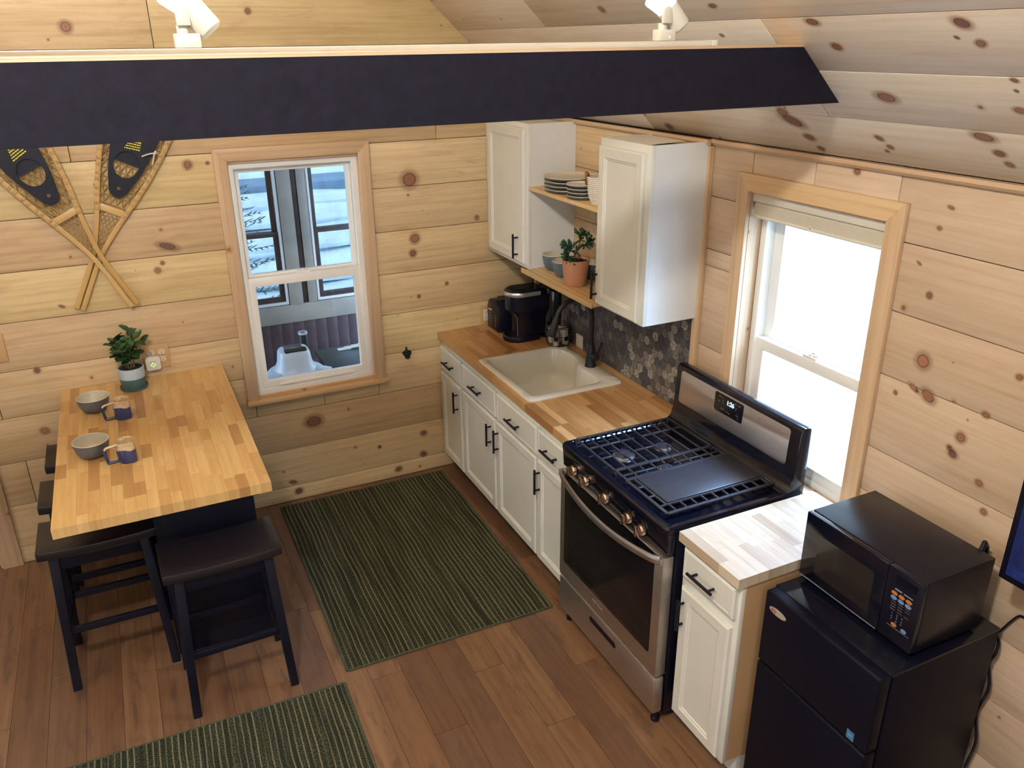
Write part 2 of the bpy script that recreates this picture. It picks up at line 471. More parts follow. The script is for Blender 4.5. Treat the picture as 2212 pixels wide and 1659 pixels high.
def mat_knot():
    """A knot in the wood: dark core with rings, reddish rim, soft stained halo fading into the board."""
    t = NT('wood_knot')
    tcn = t.n('TexCoord')
    oi = t.n('ObjectInfo')
    wob = t.noise(tcn.outputs['Object'], 60.0, 2.0)
    sp = t.n('SeparateXYZ')
    t.l(tcn.outputs['Object'], sp.inputs[0])
    ang = t.math('ARCTAN2', sp.outputs[1], sp.outputs[0])
    d = t.math('SQRT', t.math('ADD', t.math('POWER', sp.outputs[0], 2.0), t.math('POWER', sp.outputs[1], 2.0)))
    d = t.math('MULTIPLY', d, t.math('ADD', 0.86, t.math('MULTIPLY', wob, 0.28)))
    ring = t.noise(t.comb(t.math('MULTIPLY', d, 9.0), oi.outputs['Random'], 0.0), 1.0, 2.0)
    core = t.ramp(t.math('FRACT', t.math('MULTIPLY', oi.outputs['Random'], 7.7)), [(0, (0.20, 0.085, 0.05)), (0.35, (0.13, 0.055, 0.04)), (0.7, (0.26, 0.12, 0.06)), (0.88, (0.05, 0.035, 0.03))], 'CONSTANT')
    c = t.mix(t.sstep(ring, 0.4, 0.6), core, t.mix(0.5, core, (0.36, 0.18, 0.10)))
    c = t.mix(t.math('SUBTRACT', 1.0, t.sstep(t.math('ABSOLUTE', t.math('SUBTRACT', d, 0.92)), 0.0, 0.12)), c, (0.10, 0.04, 0.025))
    c = t.mix(t.sstep(d, 0.98, 1.10), c, (0.42, 0.24, 0.13))
    a = t.math('SUBTRACT', 1.0, t.sstep(d, 0.98, 1.06))
    halo = t.math('MULTIPLY', t.math('SUBTRACT', 1.0, t.sstep(d, 1.0, 2.1)), 0.45)
    t.l(t.math('MAXIMUM', a, halo), t.b.inputs['Alpha'])
    t.l(c, t.b.inputs['Base Color'])
    t.b.inputs['Roughness'].default_value = 0.5
    return t.m


M_KNOTW = mat_knot()


# ------------------------------------------------------------------ helpers: meshes
class MB:
    """Collects shapes and links them as ONE mesh object."""

    def __init__(s):
        s.v = []
        s.f = []

    def add(s, vs, fs):
        b = len(s.v)
        s.v += [tuple(v) for v in vs]
        s.f += [tuple(b + i for i in f) for f in fs]
        return s

    def box(s, x0, x1, y0, y1, z0, z1, M=None):
        x0, x1 = min(x0, x1), max(x0, x1)
        y0, y1 = min(y0, y1), max(y0, y1)
        z0, z1 = min(z0, z1), max(z0, z1)
        vs = [(x0, y0, z0), (x1, y0, z0), (x1, y1, z0), (x0, y1, z0), (x0, y0, z1), (x1, y0, z1), (x1, y1, z1), (x0, y1, z1)]
        if M:
            vs = [M @ Vector(v) for v in vs]
        return s.add(vs, [(0, 3, 2, 1), (4, 5, 6, 7), (0, 1, 5, 4), (1, 2, 6, 5), (2, 3, 7, 6), (3, 0, 4, 7)])

    def ring(s, a0, a1, b0, b1, l, r, bt, tp, t0, t1, axis='y'):
        """rectangular frame as one closed shell; (a, b) = (x, z) for axis y and (y, z) for axis x."""
        def P(a, b, t):
            return (a, t, b) if axis == 'y' else (t, a, b)
        O = [(a0, b0), (a1, b0), (a1, b1), (a0, b1)]
        I = [(a0 + l, b0 + bt), (a1 - r, b0 + bt), (a1 - r, b1 - tp), (a0 + l, b1 - tp)]
        vs = [P(*p, t0) for p in O] + [P(*p, t0) for p in I] + [P(*p, t1) for p in O] + [P(*p, t1) for p in I]
        fs = []
        for i in range(4):
            j = (i + 1) % 4
            fs += [(i, j, 4 + j, 4 + i), (8 + i, 12 + i, 12 + j, 8 + j), (i, 8 + i, 8 + j, j), (4 + i, 4 + j, 12 + j, 12 + i)]
        return s.add(vs, fs)

    def prism(s, poly, a0, a1, axis='z'):
        """poly: 2-D outline; extruded along axis. axis z: (x,y); y: (x,z); x: (y,z)."""
        n = len(poly)

        def P(p, a):
            if axis == 'z':
                return (p[0], p[1], a)
            if axis == 'y':
                return (p[0], a, p[1])
            return (a, p[0], p[1])
        vs = [P(p, a0) for p in poly] + [P(p, a1) for p in poly]
        fs = [tuple(range(n))[::-1], tuple(range(n, 2 * n))]
        fs += [(i, (i + 1) % n, n + (i + 1) % n, n + i) for i in range(n)]
        return s.add(vs, fs)

    def tube(s, pts, r, seg=8, up=(0, 0, 1), rb=None, closed=False, phase=0.0, caps=True, radii=None):
        pts = [Vector(p) for p in pts]
        n = len(pts)
        rb = r if rb is None else rb
        upv = Vector(up)
        vs = []
        for i, p in enumerate(pts):
            if closed:
                t = pts[(i + 1) % n] - pts[i - 1]
            else:
                t = pts[min(i + 1, n - 1)] - pts[max(i - 1, 0)]
            if t.length < 1e-9:
                t = Vector((0, 0, 1))
            t.normalize()
            sd = t.cross(upv)
            if sd.length < 1e-3:
                sd = t.cross(Vector((1, 0, 0.01)))
            sd.normalize()
            u2 = sd.cross(t)
            k = radii[i] if radii else 1.0
            for j in range(seg):
                a = phase + 2 * pi * j / seg
                vs.append(p + sd * (r * k * cos(a)) + u2 * (rb * k * sin(a)))
        fs = []
        m = n if closed else n - 1
        for i in range(m):
            a = i * seg
            b = ((i + 1) % n) * seg
            for j in range(seg):
                k2 = (j + 1) % seg
                fs.append((a + j, b + j, b + k2, a + k2))
        if not closed and caps:
            fs.append(tuple(range(seg))[::-1][::-1])
            fs.append(tuple((n - 1) * seg + j for j in range(seg))[::-1])
        return s.add(vs, fs)

    def cyl(s, p0, p1, r, seg=16, r1=None):
        p0, p1 = Vector(p0), Vector(p1)
        return s.tube([p0, p1], r, seg, up=(0, 0, 1) if abs((p1 - p0).normalized().z) < 0.95 else (1, 0, 0), radii=[1.0, (r1 / r) if r1 is not None else 1.0])

    def lathe(s, prof, c=(0, 0, 0), seg=32, axis='z', M=None, close=False):
        """prof: list of (r, h) along the axis."""
        vs = []
        for (r, h) in prof:
            for j in range(seg):
                a = 2 * pi * j / seg
                p = Vector((r * cos(a), r * sin(a), h))
                if axis == 'x':
                    p = Vector((h, p.x, p.y))
                elif axis == 'y':
                    p = Vector((p.x, h, p.y))
                if M:
                    p = M @ p
                vs.append(p + Vector(c))
        fs = []
        n = len(prof)
        for i in range(n - 1):
            for j in range(seg):
                k = (j + 1) % seg
                fs.append((i * seg + j, i * seg + k, (i + 1) * seg + k, (i + 1) * seg + j))
        return s.add(vs, fs)

    def mesh(s, name, mat=None, bev=0.0, smooth=None, bseg=2):
        me = bpy.data.meshes.new(name)
        me.from_pydata([tuple(v) for v in s.v], [], s.f)
        bm = bmesh.new()
        bm.from_mesh(me)
        bmesh.ops.remove_doubles(bm, verts=bm.verts, dist=1e-6)
        if bev > 0:
            es = [e for e in bm.edges if len(e.link_faces) == 2 and e.calc_face_angle(0) > radians(35)]
            if es:
                bmesh.ops.bevel(bm, geom=es, offset=bev, segments=bseg, profile=0.5, affect='EDGES', clamp_overlap=True)
        bmesh.ops.recalc_face_normals(bm, faces=bm.faces)
        bm.to_mesh(me)
        bm.free()
        if smooth is None:
            smooth = bev > 0
        if smooth:
            me.shade_smooth()
            me.set_sharp_from_angle(angle=radians(38))
        if mat:
            me.materials.append(mat)
        return me

    def obj(s, name, mat, parent=None, bev=0.0, smooth=None, label=None, bseg=2, origin=None):
        """World-coordinate shapes -> one object; verts are shifted so that the object sits at its parent's origin."""
        off = Vector((0, 0, 0))
        if parent is not None:
            off = ABS.get(parent.name, Vector((0, 0, 0)))
        if origin is not None:
            o2 = Vector(origin)
            s.v = [tuple(Vector(v) - o2) for v in s.v]
            me = s.mesh(name, mat, bev, smooth, bseg)
            o = bpy.data.objects.new(name, me)
            COL.objects.link(o)
            o.parent = parent
            o.location = o2 - off
            ABS[o.name] = o2
        else:
            s.v = [tuple(Vector(v) - off) for v in s.v]
            me = s.mesh(name, mat, bev, smooth, bseg)
            o = bpy.data.objects.new(name, me)
            COL.objects.link(o)
            o.parent = parent
            ABS[o.name] = off
        if label:
            o['label'] = label
        return o


ABS = {}


def tag(o, label, cat, group=None, kind=None):
    if label:
        o['label'] = label
    if cat:
        o['category'] = cat
    if group:
        o['group'] = group
    if kind:
        o['kind'] = kind
    return o


def thing(name, label, cat, loc=(0, 0, 0), group=None):
    o = bpy.data.objects.new(name, None)
    COL.objects.link(o)
    o.location = loc
    o.empty_display_size = 0.05
    ABS[o.name] = Vector(loc)
    return tag(o, label, cat, group)


def struct(o, label=None, cat=None):
    o['kind'] = 'structure'
    if label:
        o['label'] = label
    if cat:
        o['category'] = cat
    return o


def dup_tree(o, parent=None, loc=None, rotz=None, label=None, group=None):
    c = o.copy()
    COL.objects.link(c)
    if parent is not None:
        c.parent = parent
    if loc is not None:
        c.location = loc
    if rotz is not None:
        c.rotation_euler = (0, 0, rotz)
    if label:
        c['label'] = label
    if group:
        c['group'] = group
    for ch in list(o.children):
        dup_tree(ch, c)
    return c


def board(name, L, W, T, mat, parent, M, bev=0.0):
    """A plank/stave/tile: length along local X, width along local Y, thickness along local Z; M places its centre."""
    me = MB().box(-L / 2, L / 2, -W / 2, W / 2, -T / 2, T / 2).mesh(name, mat, bev)
    o = bpy.data.objects.new(name, me)
    COL.objects.link(o)
    o.parent = parent
    off = ABS.get(parent.name, Vector((0, 0, 0))) if parent else Vector((0, 0, 0))
    o.matrix_local = Matrix.Translation(-off) @ M
    return o


def frame(c, xd, yd):
    """Matrix with local X along xd and local Y along yd, at c."""
    x = Vector(xd).normalized()
    y = Vector(yd).normalized()
    z = x.cross(y)
    return Matrix(((x.x, y.x, z.x, c[0]), (x.y, y.y, z.y, c[1]), (x.z, y.z, z.z, c[2]), (0, 0, 0, 1)))


def rrect(x0, x1, y0, y1, r, n=5):
    out = []
    for (cx, cy, a0) in ((x1 - r, y1 - r, 0), (x0 + r, y1 - r, 90), (x0 + r, y0 + r, 180), (x1 - r, y0 + r, 270)):
        for i in range(n + 1):
            a = radians(a0 + 90 * i / n)
            out.append((cx + r * cos(a), cy + r * sin(a)))
    return out


def text(name, s, size, M, mat, parent, depth=0.0004, align='CENTER'):
    cu = bpy.data.curves.new(name, 'FONT')
    cu.body = s
    cu.size = size
    cu.align_x = align
    cu.align_y = 'CENTER'
    cu.extrude = depth
    tmp = bpy.data.objects.new(name + '_tmp', cu)
    COL.objects.link(tmp)
    dg = bpy.context.evaluated_depsgraph_get()
    me = bpy.data.meshes.new_from_object(tmp.evaluated_get(dg))
    bpy.data.objects.remove(tmp, do_unlink=True)
    me.name = name
    me.materials.clear()
    me.materials.append(mat)
    o = bpy.data.objects.new(name, me)
    COL.objects.link(o)
    o.parent = parent
    off = ABS.get(parent.name, Vector((0, 0, 0)))
    o.matrix_local = Matrix.Translation(-off) @ M
    return o


def wall_with_hole(a0, a1, b0, b1, holes, t0, t1, axis):
    """Backing made of boxes around rectangular holes. axis 'y': (a,b)=(x,z); axis 'x': (a,b)=(y,z)."""
    m = MB()
    cuts = sorted({a0, a1, *[h[0] for h in holes], *[h[1] for h in holes]})
    for i in range(len(cuts) - 1):
        u0, u1 = cuts[i], cuts[i + 1]
        mid = (u0 + u1) / 2
        segs = [(b0, b1)]
        for h in holes:
            if h[0] < mid < h[1]:
                ns = []
                for (p, q) in segs:
                    if h[2] > p:
                        ns.append((p, min(q, h[2])))
                    if h[3] < q:
                        ns.append((max(p, h[3]), q))
                segs = ns
        for (p, q) in segs:
            if q - p < 1e-4:
                continue
            if axis == 'y':
                m.box(u0, u1, t0, t1, p, q)
            else:
                m.box(t0, t1, u0, u1, p, q)
    return m


# ================================================================== SETTING
SL = 0.9486          # ceiling slope: z = CE - SL * x
CE = 2.1484
XR = -2.45           # ridge
XL = -4.90           # left wall
YF = -7.30           # wall behind the camera
WT = 0.018

floor = struct(MB().box(XL, 0.10, YF, 0.10, -0.10, -0.012).obj('floor', M_WALLD))
FW = 0.1385
rf = random.Random(11)
k = 0
x = -2.865 - FW * 15
while x < 0.02:
    xa, xb = max(x, XL), min(x + FW, 0.0)
    if xb - xa > 0.02:
        y = 0.0
        y -= 0.25 + 1.05 * ((k * 0.382) % 1.0)
        if -1.90 < x < -1.80:
            y = -1.03
        cuts = [0.0, y]
        while y > YF + 0.3:
            y -= 1.22
            cuts.append(max(y, YF))
        for a, b in zip(cuts[:-1], cuts[1:]):
            if a - b < 0.02:
                continue
            board('floor_board', (a - b) - 0.0016, (xb - xa) - 0.0014, 0.010, M_FLOOR, floor,
                  frame(((xa + xb) / 2, (a + b) / 2, -0.0055 + 0.0004 * rf.random()), (0, 1, 0), (-1, 0, 0)))
    x += FW
    k += 1


def row_planks(wall, rows, u0f, u1f, holes, joints, place, mat, gap=0.003, rnd=None):
    """rows: list of z boundaries; holes: (u0,u1,z0,z1) openings cut out of the planks."""
    for i in range(len(rows) - 1):
        z0, z1 = rows[i], rows[i + 1]
        u0, u1 = u0f(z0), u1f(z0)
        cuts = [u0] + sorted(j for j in joints.get(i, []) if u0 < j < u1) + [u1]
        pieces = []
        for a, b in zip(cuts[:-1], cuts[1:]):
            pieces.append((a, b, z0, z1))
        for h in holes:
            nxt = []
            for (a, b, p, q) in pieces:
                if b <= h[0] or a >= h[1] or q <= h[2] or p >= h[3]:
                    nxt.append((a, b, p, q))
                    continue
                if a < h[0]:
                    nxt.append((a, h[0], p, q))
                if b > h[1]:
                    nxt.append((h[1], b, p, q))
                aa, bb = max(a, h[0]), min(b, h[1])
                if p < h[2]:
                    nxt.append((aa, bb, p, h[2]))
                if q > h[3]:
                    nxt.append((aa, bb, h[3], q))
            pieces = nxt
        for (a, b, p, q) in pieces:
            if b - a < 0.015 or q - p < 0.012:
                continue
            place(a + gap / 2, b - gap / 2, p + gap / 2, q - gap / 2, mat, wall)


# --- back wall (y = 0), window_1 and door_1 openings
H1 = (-1.745, -1.030, 0.675, 2.005)
HD = (-3.95, -3.11, -0.01, 2.05)
bk = wall_with_hole(XL, 0.15, -0.1, 4.6, [H1, HD], WT + 0.001, 0.115, 'y')
wall_back = struct(bk.obj('wall_back', M_WALLD))


def place_back(a, b, p, q, mat, wall):
    board('plank', b - a, q - p, WT, mat, wall, frame(((a + b) / 2, WT / 2 + random.uniform(-0.0008, 0.0008), (p + q) / 2), (1, 0, 0), (0, 0, 1)), bev=0.0015)


rows = [0.0] + [0.097 + 0.2415 * i for i in range(19)]
def xr_at(z):
    return 0.0 if z < CE else -(z - CE) / SL - 0.0
def xl_at(z):
    return XL if z < CE else XL + (z - CE) / SL
jb = {0: [-2.2], 1: [-3.2], 2: [-2.9, -0.35], 3: [-1.36], 4: [-2.95], 5: [], 6: [-2.98], 7: [], 8: [-3.0], 9: [-2.41, -0.6], 10: [-3.1], 11: [-1.97], 12: [-2.9], 13: [-2.0]}
rows = [r for r in rows if r < 4.45]
row_planks(wall_back, rows, xl_at, xr_at, [H1, HD], jb, place_back, M_PINE)

# --- right wall (x = 0), window_2 opening
H2 = (-2.545, -1.865, 0.82, 1.985)
rk = wall_with_hole(YF, 0.12, -0.1, CE + 0.10, [H2], WT + 0.001, 0.155, 'x')
wall_right = struct(rk.obj('wall_right', M_WALLD))


def place_right(a, b, p, q, mat, wall):
    board('plank', b - a, q - p, WT, mat, wall, frame((WT / 2 + random.uniform(-0.0008, 0.0008), (a + b) / 2, (p + q) / 2), (0, 1, 0), (0, 0, 1)), bev=0.0015)


rr = [0.0, 0.11, 0.335, 0.56, 0.79, 1.02, 1.193, 1.467, 1.69, 1.917, 2.147]
row_planks(wall_right, rr, lambda z: YF, lambda z: -1.865 - 0.0, [H2], {9: [-2.185, -4.2], 7: [-4.4], 8: [-3.9], 6: [-5.0], 3: [-4.1], 4: [-5.2]}, place_right, M_PINE_R)
rl = [0.0, 0.4, 0.75, 1.03, 1.262, 1.625, 1.696, 1.917, 2.147]
row_planks(wall_right, rl, lambda z: -1.865, lambda z: -1.60, [], {}, place_right, M_PINE_R)


def place_fur(a, b, p, q, mat, wall):
    board('plank', b - a, q - p, 0.016, mat, wall, frame((-0.0145, (a + b) / 2, (p + q) / 2), (0, 1, 0), (0, 0, 1)), bev=0.0015)


row_planks(wall_right, [1.375, 1.638, 1.908, 2.12], lambda z: -1.598, lambda z: -0.001, [], {1: [-0.75]}, place_fur, M_PINE)
wall_right_fur = MB().box(-0.006, 0.0185, -1.598, -0.001, 0.0, 2.12).obj('furring', M_WALLD, wall_right)

# --- left and rear walls, out of view, with openings added for the fill lights
wl = wall_with_hole(YF, 0.1, -0.1, CE + 0.1, [(-3.4, -1.8, 0.95, 2.05)], XL - 0.12, XL, 'x')
struct(wl.obj('wall_left', M_PLAIN))
wf = wall_with_hole(XL, 0.1, -0.1, 4.6, [(-3.8, -1.6, 1.7, 3.0)], YF - 0.12, YF, 'y')
struct(wf.obj('wall_front', M_PLAIN))

# --- ceiling: plank-clad slopes
e_up = Vector((-0.7255, 0, 0.6882))
n_out = Vector((0.6882, 0, 0.7255))
p0 = Vector((0, 0, CE))
SLEN = 3.377
cm = MB()
o1 = p0 + n_out * (WT + 0.001)
cm.add([o1 + Vector((0, YF, 0)), o1 + Vector((0, 0.11, 0)), o1 + e_up * SLEN + Vector((0, 0.11, 0)), o1 + e_up * SLEN + Vector((0, YF, 0)),
        o1 + n_out * 0.1 + Vector((0, YF, 0)), o1 + n_out * 0.1 + Vector((0, 0.11, 0)), o1 + n_out * 0.1 + e_up * SLEN + Vector((0, 0.11, 0)), o1 + n_out * 0.1 + e_up * SLEN + Vector((0, YF, 0))],
       [(0, 1, 2, 3), (7, 6, 5, 4), (0, 4, 5, 1), (1, 5, 6, 2), (2, 6, 7, 3), (3, 7, 4, 0)])
zt = CE - SL * XR
cm.prism([(XR, zt), (XL - 0.1, CE - 0.095), (XL - 0.1, CE + 0.05), (XR, zt + 0.14)], YF, 0.11, 'y')
ceiling = struct(cm.obj('ceiling', M_PLAIN))
PWc = 0.2072
jc = {0: [-1.2, -4.6], 1: [-2.36, -4.9], 2: [-2.335, -3.9], 3: [-1.0, -3.6], 4: [-2.9]}
u = 0.0
i = 0
while u < SLEN - 0.01:
    w = min(PWc, SLEN - u)
    cuts = [0.0] + sorted(jc.get(i, [-1.5 - (i * 0.7) % 2.5, -4.8]), reverse=True) + [YF]
    for a, b in zip(cuts[:-1], cuts[1:]):
        c = p0 + e_up * (u + w / 2) + n_out * (WT / 2 + random.uniform(-0.0006, 0.0010)) + Vector((0, (a + b) / 2, 0))
        board('plank', (a - b) - 0.003, w - 0.003, WT, M_PINE_C, ceiling, frame(c, (0, 1, 0), e_up), bev=0.0015)
    u += w
    i += 1

# --- knots where the boards show them
KNOTS = [('c', -0.44, -2.532, 2.565, 0.0123, 1.9), ('c', -0.372, -2.566, 2.501, 0.0124, 1.3), ('c', -0.427, -2.982, 2.553, 0.0149, 1.5), ('c', -0.381, -3.006, 2.509, 0.0104, 1.2), ('c', -0.394, -2.951, 2.522, 0.0047, 1.5), ('c', -0.229, -2.635, 2.366, 0.0198, 1.7), ('c', -0.154, -2.154, 2.294, 0.0153, 1.2), ('c', -0.122, -2.171, 2.264, 0.0255, 1.9), ('c', -0.064, -2.2, 2.209, 0.0154, 1.4), ('c', -0.024, -2.22, 2.172, 0.0103, 1.4), ('c', -0.093, -2.515, 2.236, 0.0108, 1.4), ('c', -0.066, -2.538, 2.211, 0.0092, 1.2), ('c', -0.049, -2.515, 2.195, 0.0062, 1.2), ('c', -0.135, -2.886, 2.276, 0.0173, 1.9), ('c', -0.089, -2.909, 2.233, 0.012, 1.3), ('c', -0.058, -2.923, 2.203, 0.0094, 1.3), ('c', -0.295, -3.047, 2.428, 0.007, 1.4), ('c', -0.269, -3.04, 2.403, 0.0047, 1.2), ('c', -0.218, -3.027, 2.355, 0.011, 1.5), ('c', -0.027, -1.347, 2.174, 0.0173, 1.3), ('c', -0.506, -1.542, 2.629, 0.0129, 1.2), ('c', -0.495, -2.169, 2.618, 0.0092, 2.0), ('c', -0.408, -2.117, 2.535, 0.0064, 1.5), ('b', -0.769, 0.0, 1.823, 0.0359, 1.05), ('b', -0.756, 0.0, 1.493, 0.0228, 1), ('b', -0.772, 0.0, 1.409, 0.0172, 1), ('b', -0.369, 0.0, 1.574, 0.0117, 1), ('b', -1.436, 0.0, 0.488, 0.0321, 1.4), ('b', -2.319, 0.0, 2.606, 0.0199, 1), ('b', -1.528, 0.0, 2.67, 0.0119, 1), ('b', -1.905, 0.0, 1.982, 0.0172, 1), ('b', -1.811, 0.0, 1.984, 0.0074, 1), ('b', -2.059, 0.0, 1.594, 0.0201, 2.6), ('b', -2.124, 0.0, 1.478, 0.0126, 1), ('b', -2.096, 0.0, 1.513, 0.0088, 1), ('b', -1.569, 0.0, 0.057, 0.0179, 1.2), ('b', -0.946, 0.0, 0.051, 0.0157, 1.3), ('b', -2.783, 0.0, 0.726, 0.0152, 1.2), ('b', -1.597, 0.0, 0.125, 0.0119, 1.8), ('b', -0.769, 0.0, 0.264, 0.0157, 1.2), ('b', -0.776, 0.0, 0.119, 0.0158, 1.2), ('b', -1.057, 0.0, 0.233, 0.0092, 1), ('b', -0.75, 0.0, 1.15, 0.0088, 1), ('b', -0.573, 0.0, 1.205, 0.0089, 1), ('b', -2.752, 0.0, 1.05, 0.0124, 1), ('b', -2.581, 0.0, 1.355, 0.0073, 2), ('r', 0.0, -2.742, 1.562, 0.0208, 1), ('r', 0.0, -2.719, 1.775, 0.0094, 1), ('r', 0.0, -2.92, 1.369, 0.014, 1), ('r', 0.0, -2.891, 1.32, 0.0079, 1), ('r', 0.0, -2.906, 1.305, 0.0126, 1.2), ('r', 0.0, -2.981, 1.472, 0.009, 1.3), ('r', 0.0, -2.783, 1.456, 0.0177, 1.5), ('r', 0.0, -2.729, 1.463, 0.0098, 2.6), ('r', 0.0, -2.367, 2.11, 0.01, 1.3), ('r', 0.0, -3.052, 1.62, 0.0086, 1.2), ('r', 0.0, -3.009, 1.253, 0.0092, 1.2), ('r', 0.0, -2.734, 2.051, 0.006, 2), ('r', 0.0, -2.709, 1.984, 0.0061, 1.3), ('r', 0.0, -2.662, 1.865, 0.0047, 2.2), ('r', 0.0, -2.664, 1.422, 0.0067, 1), ('r', 0.0, -3.044, 1.169, 0.0092, 1)]
hn = 20
kv = [(2.2 * cos(2 * pi * i / hn), 2.2 * sin(2 * pi * i / hn), 0) for i in range(hn)]
knot_me = MB().add(kv, [tuple(range(hn))]).mesh('knot', M_KNOTW, smooth=False)
rk_ = random.Random(9)
for (wn_k, kx, ky, kz, kr, ke) in KNOTS:
    if wn_k == 'c':
        Mk = frame(Vector((kx, ky, kz)) - n_out * 0.0016, (0, -1, 0), e_up)
        par = ceiling
    elif wn_k == 'b':
        Mk = frame((kx, -0.0016, kz), (1, 0, 0), (0, 0, 1))
        par = wall_back
    else:
        Mk = frame((-0.0016, ky, kz), (0, -1, 0), (0, 0, 1))
        par = wall_right
    ob_ = bpy.data.objects.new('knot', knot_me)
    COL.objects.link(ob_)
    ob_.parent = par
    ob_.matrix_local = Mk @ Matrix.Rotation(rk_.uniform(-0.5, 0.2), 4, 'Z') @ Matrix.Diagonal((kr * ke ** 0.7, kr / ke ** 0.3, 1, 1))

# --- small trims
t1 = struct(MB().prism([(-0.0005, 2.1455), (-0.020, 2.1455), (-0.020, 2.132), (-0.012, 2.122), (-0.0005, 2.122)], YF, -1.632, 'y').obj('trim_1', M_TRIM_Y))
t1b = struct(MB().prism([(-0.024, 2.1455), (-0.044, 2.1455), (-0.044, 2.132), (-0.034, 2.122), (-0.024, 2.122)], -1.632, -0.002, 'y').obj('trim_2', M_TRIM_Y))
t2 = struct(MB().box(-0.026, 0.0, -1.632, -1.6, 0.0, 2.12).obj('trim_3', M_TRIM_Z, bev=0.002))

# --- door_1 with its casing at the far left of the back wall
d1 = struct(MB().box(-3.93, -3.135, 0.035, 0.075, 0.01, 2.04).obj('door_1', M_DOORG, bev=0.003))
MB().box(-3.125, -3.028, -0.020, -0.0005, 0.0, 2.12).obj('door_casing', M_TRIM_Z, d1, bev=0.002)
MB().box(-3.135, -3.112, -0.001, 0.113, 0.0, 2.045).obj('door_jamb', M_TRIM, d1)

# ------------------------------------------------------------------ window_1 (back wall)
w1 = MB()
fx0, fx1, fz0, fz1 = -1.722, -1.052, 0.700, 1.972
FY0, FY1 = 0.020, 0.105
w1.ring(fx0, fx1, fz0, fz1, 0.03, 0.03, 0.03, 0.03, FY0, FY1)
window_1 = struct(w1.obj('window_1', M_VINYL, bev=0.003))


def sash(parent, x0, x1, z0, z1, y0, y1, st, top, bot, gmat, axis='y'):
    m = MB()
    m.ring(x0, x1, z0, z1, st, st, bot, top, y0, y1, axis)
    s_ = m.obj('sash', M_VINYL, parent, bev=0.004)
    g = MB()
    ym = (y0 + y1) / 2
    if axis == 'y':
        g.box(x0 + st - 0.005, x1 - st + 0.005, ym - 0.002, ym + 0.002, z0 + bot - 0.005, z1 - top + 0.005)
    else:
        g.box(ym - 0.002, ym + 0.002, x0 + st - 0.005, x1 - st + 0.005, z0 + bot - 0.005, z1 - top + 0.005)
    g.obj('pane', gmat, s_)
    return s_


us = sash(window_1, fx0 + 0.030, fx1 - 0.030, 1.352, fz1 - 0.030, 0.062, 0.092, 0.026, 0.026, 0.028, M_GLASS)
ls = sash(window_1, fx0 + 0.024, fx1 - 0.024, fz0 + 0.022, 1.368, 0.026, 0.058, 0.042, 0.050, 0.052, M_GLASS)
lk = MB().box(-1.425, -1.355, 0.030, 0.062, 1.368, 1.379).cyl((-1.39, 0.045, 1.379), (-1.39, 0.045, 1.388), 0.014, 12)
lk.box(-1.40, -1.355, 0.036, 0.050, 1.380, 1.388)
lk.obj('latch', M_VINYL, window_1, bev=0.002)
for xx in (-1.66, -1.12):
    pass
lft = MB().box(-1.60, -1.17, 0.012, 0.026, 0.742, 0.752)
lft.obj('lift_rail', M_VINYL, window_1, bev=0.002)
# casing with mitred corners
CW = 0.063
ox0, ox1, oz1 = -1.786, -0.990, 2.048
ix0, ix1, iz1 = ox0 + CW, ox1 - CW, oz1 - CW
zs = 0.690
MB().prism([(ox0, zs), (ix0, zs), (ix0, iz1), (ox0, oz1)], -0.020, -0.0005, 'y').obj('casing', M_TRIM_Z, window_1, bev=0.0015)
MB().prism([(ix1, zs), (ox1, zs), (ox1, oz1), (ix1, iz1)], -0.020, -0.0005, 'y').obj('casing', M_TRIM_Z, window_1, bev=0.0015)


def xcasing(x0, x1, xi0, xi1, z0, z1, parent):
    # lies with the grain along X
    c = Vector(((x0 + x1) / 2, -0.010, (z0 + z1) / 2))
    return MB().prism([(x0, z1), (xi0, z0), (xi1, z0), (x1, z1)], -0.020, -0.0005, 'y').obj('casing', M_TRIM_X, parent, bev=0.0015, origin=c)


xcasing(ox0, ox1, ix0, ix1, iz1, oz1, window_1)
jm = MB().box(ix0 - 0.012, fx0 + 0.001, -0.001, 0.10, 0.69, 1.985).box(fx1 - 0.001, ix1 + 0.012, -0.001, 0.10, 0.69, 1.985)
jm.obj('jamb', M_TRIM_Z, window_1)
MB().box(ix0 - 0.012, ix1 + 0.012, -0.001, 0.10, 1.973, 1.986).obj('head_jamb', M_TRIM, window_1)
MB().box(ox0 - 0.006, ox1 + 0.008, -0.050, 0.03, 0.668, 0.690).obj('sill', M_TRIM, window_1, bev=0.003, origin=(-1.39, 0, 0.68))
MB().box(ix0 - 0.01, ix1 + 0.01, 0.0, 0.105, 0.690, 0.701).obj('sill_board', M_TRIM, window_1, origin=(-1.39, 0.05, 0.695))

# ------------------------------------------------------------------ window_2 (right wall, beside the range)
w2 = MB()
gy0, gy1, gz0, gz1 = -2.532, -1.878, 0.86, 1.965
w2.ring(gy0, gy1, gz0, gz1, 0.03, 0.03, 0.03, 0.03, 0.062, 0.150, 'x')
window_2 = struct(w2.obj('window_2', M_VINYL, bev=0.003))
sash(window_2, gy0 + 0.030, gy1 - 0.030, 1.350, gz1 - 0.030, 0.108, 0.138, 0.052, 0.040, 0.034, M_GLASS, 'x')
sash(window_2, gy0 + 0.024, gy1 - 0.024, gz0 + 0.022, 1.372, 0.070, 0.104, 0.052, 0.048, 0.050, M_GLASS, 'x')
lk = MB().box(0.072, 0.104, -2.24, -2.17, 1.372, 1.383).cyl((0.088, -2.205, 1.383), (0.088, -2.205, 1.392), 0.014, 12).box(0.08, 0.094, -2.24, -2.20, 1.384, 1.392)
lk.obj('latch', M_VINYL, window_2, bev=0.002)
